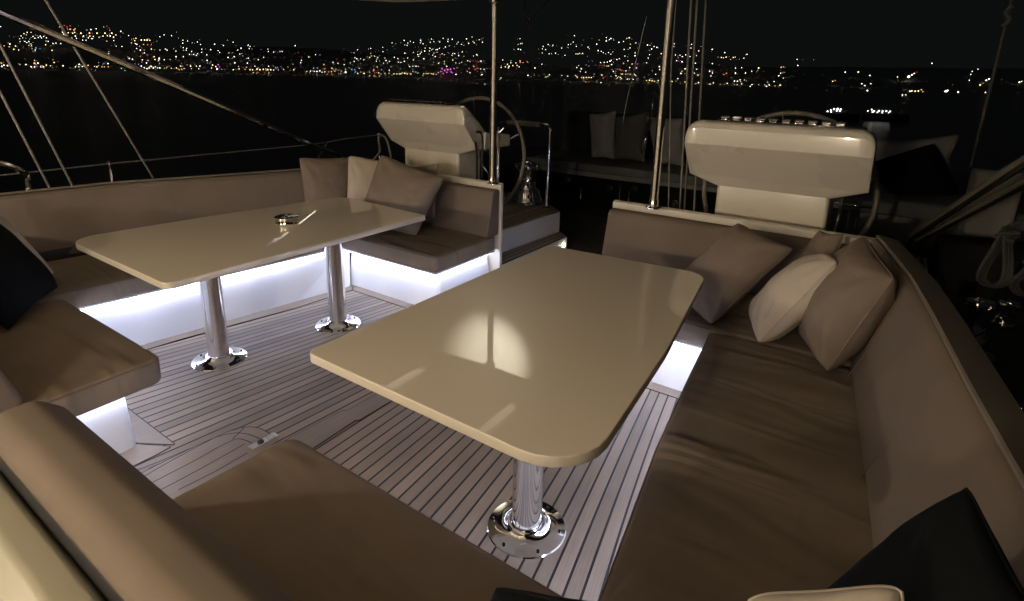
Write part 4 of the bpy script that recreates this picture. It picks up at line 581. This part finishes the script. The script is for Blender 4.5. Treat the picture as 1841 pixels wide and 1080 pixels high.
# ================================================================ RIGGING
def rope(name,pts,r,m,label,cat='rope',group=None,sm=0,n=8):
    o=MB().tube(pts,r,n,sm).build(name,M[m]); tag(o,label,cat,group); return o
rope('sheet_line',[(.574,4.6,.37),(.463,4.6,2.9)],.0085,'rope','left one of the close pair of vertical ropes between the right pole and helm',group='vertical ropes at the stern')
rope('sheet_line',[(.598,4.64,.37),(.50,4.64,2.9)],.0085,'rope','right one of the close pair of vertical ropes between the right pole and helm',group='vertical ropes at the stern')
rope('sheet_line',[(.692,4.6,.37),(.575,4.6,2.9)],.0085,'rope','single vertical rope nearest to the right helm console',group='vertical ropes at the stern')
rope('sheet_line',[(.484,4.6,.37),(.381,4.6,1.75),(.36,4.6,2.9)],.006,'rope','thin vertical rope close beside the right roof pole',group='vertical ropes at the stern')
def ext(a,b,t): return tuple(a[i]+(b[i]-a[i])*t for i in range(3))
for a,b,l in (((-2.5,1.908,.849),(-2.5,1.434,2.034),'uppermost slanting rigging wire crossing the steel tube at upper left'),((-2.5,1.404,.874),(-2.5,1.171,1.756),'slanting rigging wire in the middle of the three at the left edge'),((-2.5,1.278,.885),(-2.5,1.128,1.482),'slanting rigging wire nearest the left edge of the photo')):
    rope('rigging_wire',[ext(a,b,-.35),ext(a,b,2.2)],.0075,'rope',l,'rigging wire','slanting rigging wires at the left')
rope('roof_strut',[ext((-2.2,1.945,1.552),(-2.2,1.117,1.925),1.9),(-2.2,1.117,1.925),(-2.2,1.945,1.552),(-2.2,3.122,1.005),(-2.2,3.33,.925),(-2.2,3.40,.86),(-2.2,3.41,.5)],.023,'chrome','long polished tube slanting down across the left side behind the sofa','tube','slanting steel roof tubes')
rope('roof_strut',[(2.40,1.42,1.72),(2.30,2.146,1.432),(2.12,3.42,.90),(2.115,3.46,.85),(2.115,3.47,.5)],.018,'chrome2','upper one of two dark tubes slanting down at the right edge','tube','slanting steel roof tubes')
rope('roof_strut',[(2.42,1.34,1.66),(2.31,2.082,1.385),(2.15,3.36,.90),(2.14,3.40,.85),(2.14,3.41,.5)],.014,'chrome2','lower one of two dark tubes slanting down at the right edge','tube','slanting steel roof tubes') if 0 else None
rope('roof_strut',[(2.42,1.34,1.66),(2.31,2.082,1.385),(2.15,3.36,.90),(2.14,3.40,.85),(2.14,3.41,.5)],.014,'chrome2','lower one of two dark tubes slanting down at the right edge','tube','slanting steel roof tubes')
# lifeline, stanchions, corner hoop on the far left
rope('lifeline',[(-2.52,-.6,.985),(-2.5,1.049,.986),(-2.5,1.649,.994),(-2.46,3.3,.998),(-2.38,3.60,1.035),(-2.35,4.02,1.045)],.0055,'rope2','thin dark lifeline wire running above the left sofa back','lifeline')
def stanch(p,q_,label):
    root=empty('stanchion',q_,label,'stanchion','lifeline stanchions')
    MB().tube([q_,p],.0085,8).build('tube',M['chrome'],root)
    MB().lathe([(0,-.012),(.011,-.012),(.013,0),(.013,.012),(.006,.02),(0,.02)],p,12).build('cap',M['chrome'],root)
stanch((-2.5,1.633,.998),(-2.52,1.66,.5),'thin steel stanchion holding the lifeline above the left sofa back')
stanch((-2.35,3.97,1.045),(-2.35,3.97,.5),'thin steel stanchion with rope loops beside the left helm console')
rope('corner_rail',[(-2.5,.60,1.15),(-2.5,.95,1.085),(-2.5,1.061,1.06),(-2.5,1.15,1.005),(-2.5,1.175,.96),(-2.5,1.17,.87),(-2.5,1.17,.5)],.020,'chrome','bent steel rail tube end at the far left edge above the sofa back','rail',None,4)
rope('brace_tube',[(-2.35,3.338,1.014),(-2.35,3.18,.80),(-2.35,3.14,.5)],.013,'chrome2','short slanting brace tube beside the lower end of the long left tube','tube')
rope('coiled_rope',[(-2.34,3.95,1.05),(-2.33,4.03,1.03),(-2.33,4.08,.95),(-2.33,4.105,.80),(-2.33,4.10,.6)],.011,'rope','rope loop hanging from the stanchion left of the left helm console','rope','rope loops on the left stanchion',4)
rope('coiled_rope',[(-2.34,3.98,1.06),(-2.34,3.96,1.0),(-2.345,3.98,.88),(-2.33,3.92,.845),(-2.33,3.87,.78),(-2.33,3.86,.6)],.010,'rope','second rope end tied round the stanchion left of the left helm console','rope','rope loops on the left stanchion',4)
# hanging halyards astern
hr=MB().tube([(-3.99,9,3.3),(-3.95,9,2.85),(-3.91,9,2.697),(-3.844,9,2.506),(-3.77,9,2.12),(-3.714,9,1.2)],.013,6).tube([(-3.40,9,3.02),(-3.81,9,2.66),(-3.93,9,2.70)],.010,6).build('hanging_line',M['rope2']); tag(hr,'dark knotted rope hanging astern right of the left roof pole','rope')
MB().tube([(-3.97,8.99,2.86),(-3.92,8.98,2.78),(-3.95,8.98,2.70),(-3.90,8.98,2.62),(-3.93,9,2.85),(-3.86,9,2.72),(-3.84,9,2.64)],.022,6,4).build('knot',M['rope2'],hr)
hr=MB().tube([(2.51,6,2.9),(2.52,6,2.171),(2.514,6,1.99),(2.513,6,1.8),(2.50,6,1.0)],.012,6).build('hanging_line',M['rope2']); tag(hr,'dark rope hanging at the far right behind the slanting tubes','rope')
MB().tube([(2.53,5.98,2.25),(2.50,5.98,2.2),(2.53,5.98,2.15),(2.50,5.98,2.1)],.018,6,4).build('knot',M['rope2'],hr)
o=rope('fishing_rod',[(-.96,6.8,1.10),(-.938,6.8,1.322),(-.755,6.8,2.371)],.007,'chrome2','thin dark rod standing behind the stern pillows, its tip above the town lights','rod')
fs=empty('flag_staff',(-.60,6.75,.57),'short polished staff with a dark grip leaning on the stern pillows','staff')
MB().tube([(-.59,6.75,1.16),(-.55,6.75,1.50)],.011,8).build('staff',M['chrome'],fs)
MB().tube([(-.625,6.75,.93),(-.59,6.75,1.17)],.016,8).build('grip',M['black'],fs)
MB().tube([(-.65,6.75,.75),(-.645,6.75,.83),(-.62,6.75,.95)],[.012,.03,.022],10).build('ferrule',M['chrome'],fs)
# steel gear right of the right console
gr2=empty('guard_rail',(1.74,4.3,.37),'small steel rail with a cross bar just right of the right helm console','guard rail')
MB().tube([(1.715,4.3,.37),(1.742,4.3,1.0)],.012,8).build('post',M['chrome'],gr2)
MB().tube([(1.70,4.3,.862),(1.93,4.3,.868)],.011,8).build('cross_bar',M['chrome'],gr2)
MB().tube([(1.815,4.3,.37),(1.842,4.3,.78)],.010,8).build('post',M['chrome2'],gr2)
# ---------------------------------------------------------------- starboard side deck gear
winch((2.40,3.13,.52),.21,.062,'small dark winch with gold glints on the right side deck')
winch((2.55,3.48,.52),.12,.05,'smaller winch outboard on the right side deck, mostly in shadow')
def coil(cx,y,zt,zb,label,w=.05):
    root=empty('coiled_rope',(cx,y,zt),label,'rope','coiled ropes on the right side')
    for k in range(3):
        o_=(k-1)*.012
        MB().tube([(cx+o_,y+o_,zt),(cx-w*.35+o_,y+o_,zt-.08),(cx-w+o_,y+o_,zb+.05),(cx-w*.6+o_,y,zb+.005),(cx+o_,y,zb),(cx+w*.6+o_,y,zb+.02),(cx+w*.7+o_,y,zb+.08),(cx+w*.2+o_,y+o_,zt-.07),(cx+o_,y+o_,zt)],.009,7,5).build('loop',M['rope3'],root)
    MB().tube([(cx-.03,y-.02,zt-.03),(cx+.035,y-.02,zt-.02),(cx+.03,y+.02,zt-.045),(cx-.03,y+.02,zt-.05),(cx+.03,y-.02,zt-.06)],.010,7,4).build('wrap',M['rope3'],root)
coil(2.445,3.2,1.05,.775,'rope coil hanging at the right edge above the small winch')
coil(2.56,3.2,.95,.76,'second rope coil cut off by the right edge of the photo')
rope('guy_line',[(2.44,3.2,1.05),(2.50,3.2,1.09),(2.7,3.2,1.2)],.007,'rope3','thin line leading from the hanging coil to the right edge')
rope('sheet_tail',[(2.50,3.62,.56),(2.56,3.85,.60),(2.66,4.2,.64),(2.80,4.7,.70)],.010,'rope3','dark line leading out to the right edge below the rope coils')
rope('sheet_tail',[(2.233,3.86,.56),(2.29,3.77,.545),(2.36,3.76,.55),(2.40,3.55,.55),(2.45,3.40,.54)],.008,'rope3','dark line snaking along the right side deck behind the tubes',sm=4)
rope('cross_line',[(2.385,3.07,.60),(2.417,2.91,.56),(2.50,3.2,.60)],.006,'rope3','thin dark lines crossing beside the small winch')
rope('webbing_strap',[(2.51,3.46,.60),(2.58,3.36,.60),(2.62,3.2,.58)],.014,'rope3','pale strap end lying on the right side deck by the edge')
def block(x,y,z,label,k=1.0):
    o=empty('deck_block',(x,y,z),label,'block','steel blocks on the right side deck')
    MB().lathe([(0,-.012*k),(.022*k,-.012*k),(.024*k,-.006*k),(.016*k,0),(.024*k,.006*k),(.022*k,.012*k),(0,.012*k)],(x,y,z),16,axis=(.3,1,.2)).build('sheave',M['chrome'],o)
    MB().tube([(x-.026*k,y,z-.01),(x-.02*k,y,z+.028*k),(x,y,z+.036*k),(x+.02*k,y,z+.028*k),(x+.026*k,y,z-.01)],.004,6,3).build('shackle',M['chrome'],o)
block(2.265,3.72,.585,'small steel block closest to the foot of the slanting tubes'); block(2.28,3.60,.575,'steel block just nearer than the one at the foot of the tubes'); block(2.57,3.55,.58,'steel block at the right edge beside the rope coils')
block(2.56,3.41,.57,'lower of two steel blocks near the right edge'); block(2.414,2.77,.57,'steel block nearer than the small winch against the coaming',1.2); block(2.475,2.37,.57,'last steel block low at the right edge by the coaming')
hb=MB().slab([(2.385,3.84),(2.47,3.90),(2.485,4.0),(2.40,4.0)],.52,.60,.01,[.01]*4,2).build('hatch_box',M['darkdeck']); tag(hb,'small dark box on the right side deck behind the winch','box')
# ---------------------------------------------------------------- moored boats
def boat(cx,cy,L,label,lamps):
    root=empty('moored_boat',(cx,cy,-1.6),label,'boat','small boats moored off the stern')
    hb=[]
    for i in range(9):
        t=i/8; x=cx-L/2+L*t; w_=.9*math.sin(math.pi*min(1,.15+t*.85))**.5+.05
        hb.append([(x,cy-w_,-1.0+.15*t),(x,cy+w_,-1.0+.15*t),(x,cy+w_*.7,-1.6),(x,cy-w_*.7,-1.6)])
    MB().loft(hb).build('hull',M['hull'],root)
    MB().box(cx-L*.25,cx+L*.2,cy-.6,cy+.6,-1.0,-.45,.05).build('cabin',M['hull'],root)
    for (dx,dz,r) in lamps: MB().lathe([(0,-r),(r*.7,-r*.7),(r,0),(r*.7,r*.7),(0,r)],(cx+dx,cy-.8,dz),8).build('deck_light',M['lt_w'],root)
# ---------------------------------------------------------------- town lights
LC=dict(w=(1,.93,.78),y=(1,.80,.36),o=(1,.42,.14),r=(1,.10,.05),b=(.15,.35,1),m=(.95,.12,.85),g=(.25,1,.35),p=(.55,.28,1),k=(.6,.55,.45))
for k,c in LC.items(): M['lt_'+k]=mat('town_light_'+k,(0,0,0),.5,emit=c,es={'k':.5,'w':4.5,'y':3.2,'o':2.0,'r':1.3,'b':1.6,'m':1.5,'g':1.2,'p':1.6}[k])
boat(-3.3,62,3.2,'small moored boat with a cluster of white lights, left one of two',[(-1.0,-.75,.06),(-.75,-.62,.05),(-.5,-.52,.07),(-.2,-.50,.09),(.05,-.52,.07),(-.25,-.66,.06),(.0,-.68,.05),(-.7,-.78,.06)])
boat(.2,66,3.8,'small moored boat with a row of white lights, right one of two',[(-1.5,-.70,.05),(-1.2,-.56,.06),(-1.0,-.70,.07),(-.6,-.66,.07),(-.3,-.66,.06),(0,-.64,.06),(.3,-.66,.06),(-1.1,-.78,.06),(-.7,-.80,.05),(-.3,-.80,.05),(.2,-.78,.04)])
NAMES=dict(w=('white','white point of light'),y=('yellow','yellow point of light'),o=('orange','orange point of light'),r=('red','red point of light'),b=('blue','blue point of light'),m=('magenta','magenta point of light'),g=('green','green point of light'),p=('violet','violet point of light'),k=('dim','dim point of light'))
def ico(r):
    v=[(1,0,0),(-1,0,0),(0,1,0),(0,-1,0),(0,0,1),(0,0,-1)]
    f=[(0,2,4),(2,1,4),(1,3,4),(3,0,4),(2,0,5),(1,2,5),(3,1,5),(0,3,5)]
    return [tuple(c*r for c in q_) for q_ in v],f
protos={}
rest={}
for i,t in enumerate(LIGHTS.split(';')):
    x,y,z,r,c=t.split(); x,y,z,r=float(x),float(y),float(z),float(r)*.84
    if i<300:
        if c not in protos:
            V_,F_=ico(1); protos[c]=MB().add(V_,F_).build('town_light',M['lt_'+c],smooth=False); o=protos[c]
        else:
            o=protos[c].copy(); col.objects.link(o)
        o.location=(x,y,z); o.scale=(r,r,r)
        tag(o,NAMES[c][1]+' in the town on the hillside across the dark bay','light','%s town lights across the bay'%NAMES[c][0])
    else:
        V_,F_=ico(r); rest.setdefault(c,MB()).add([(a+x,b+y,d+z) for a,b,d in V_],F_)
    random.seed(i)
    for k in range(0 if x/y>-.13 else (2 if z<10 else 1)):   # faint neighbours of every light, thickest along the waterfront
        rr=r*random.uniform(.35,.6) if i>=300 else r*random.uniform(.25,.4); V_,F_=ico(rr); D=math.hypot(x,y)
        dx,dy,dz=random.gauss(0,.012)*D,random.gauss(0,.004)*D,random.gauss(0,.0022)*D
        rest.setdefault(random.choice([c,'w','y','k','o']),MB()).add([(a+x+dx,b+y+dy,d+max(-1,z+dz)) for a,b,d in V_],F_)
mb=MB(); me=bpy.data.meshes.new('distant_lights'); off=0; V=[];F=[];MI=[]
for k,(c,b) in enumerate(rest.items()):
    me.materials.append(M['lt_'+c]); V+=b.v; F+=[tuple(i+off for i in f) for f in b.f]; MI+=[k]*len(b.f); off+=len(b.v)
me.from_pydata(V,[],F)
for p,i in zip(me.polygons,MI): p.material_index=i
o=bpy.data.objects.new('distant_lights',me); col.objects.link(o); tag(o,'tiny faint lights scattered all over the hillside town across the bay','lights',kind='stuff')
for m in bpy.data.materials:
    if m.name.startswith('town_light'): m.cycles.emission_sampling='NONE'
for m in (M['lampw'],M['spotm']): m.cycles.emission_sampling='NONE'
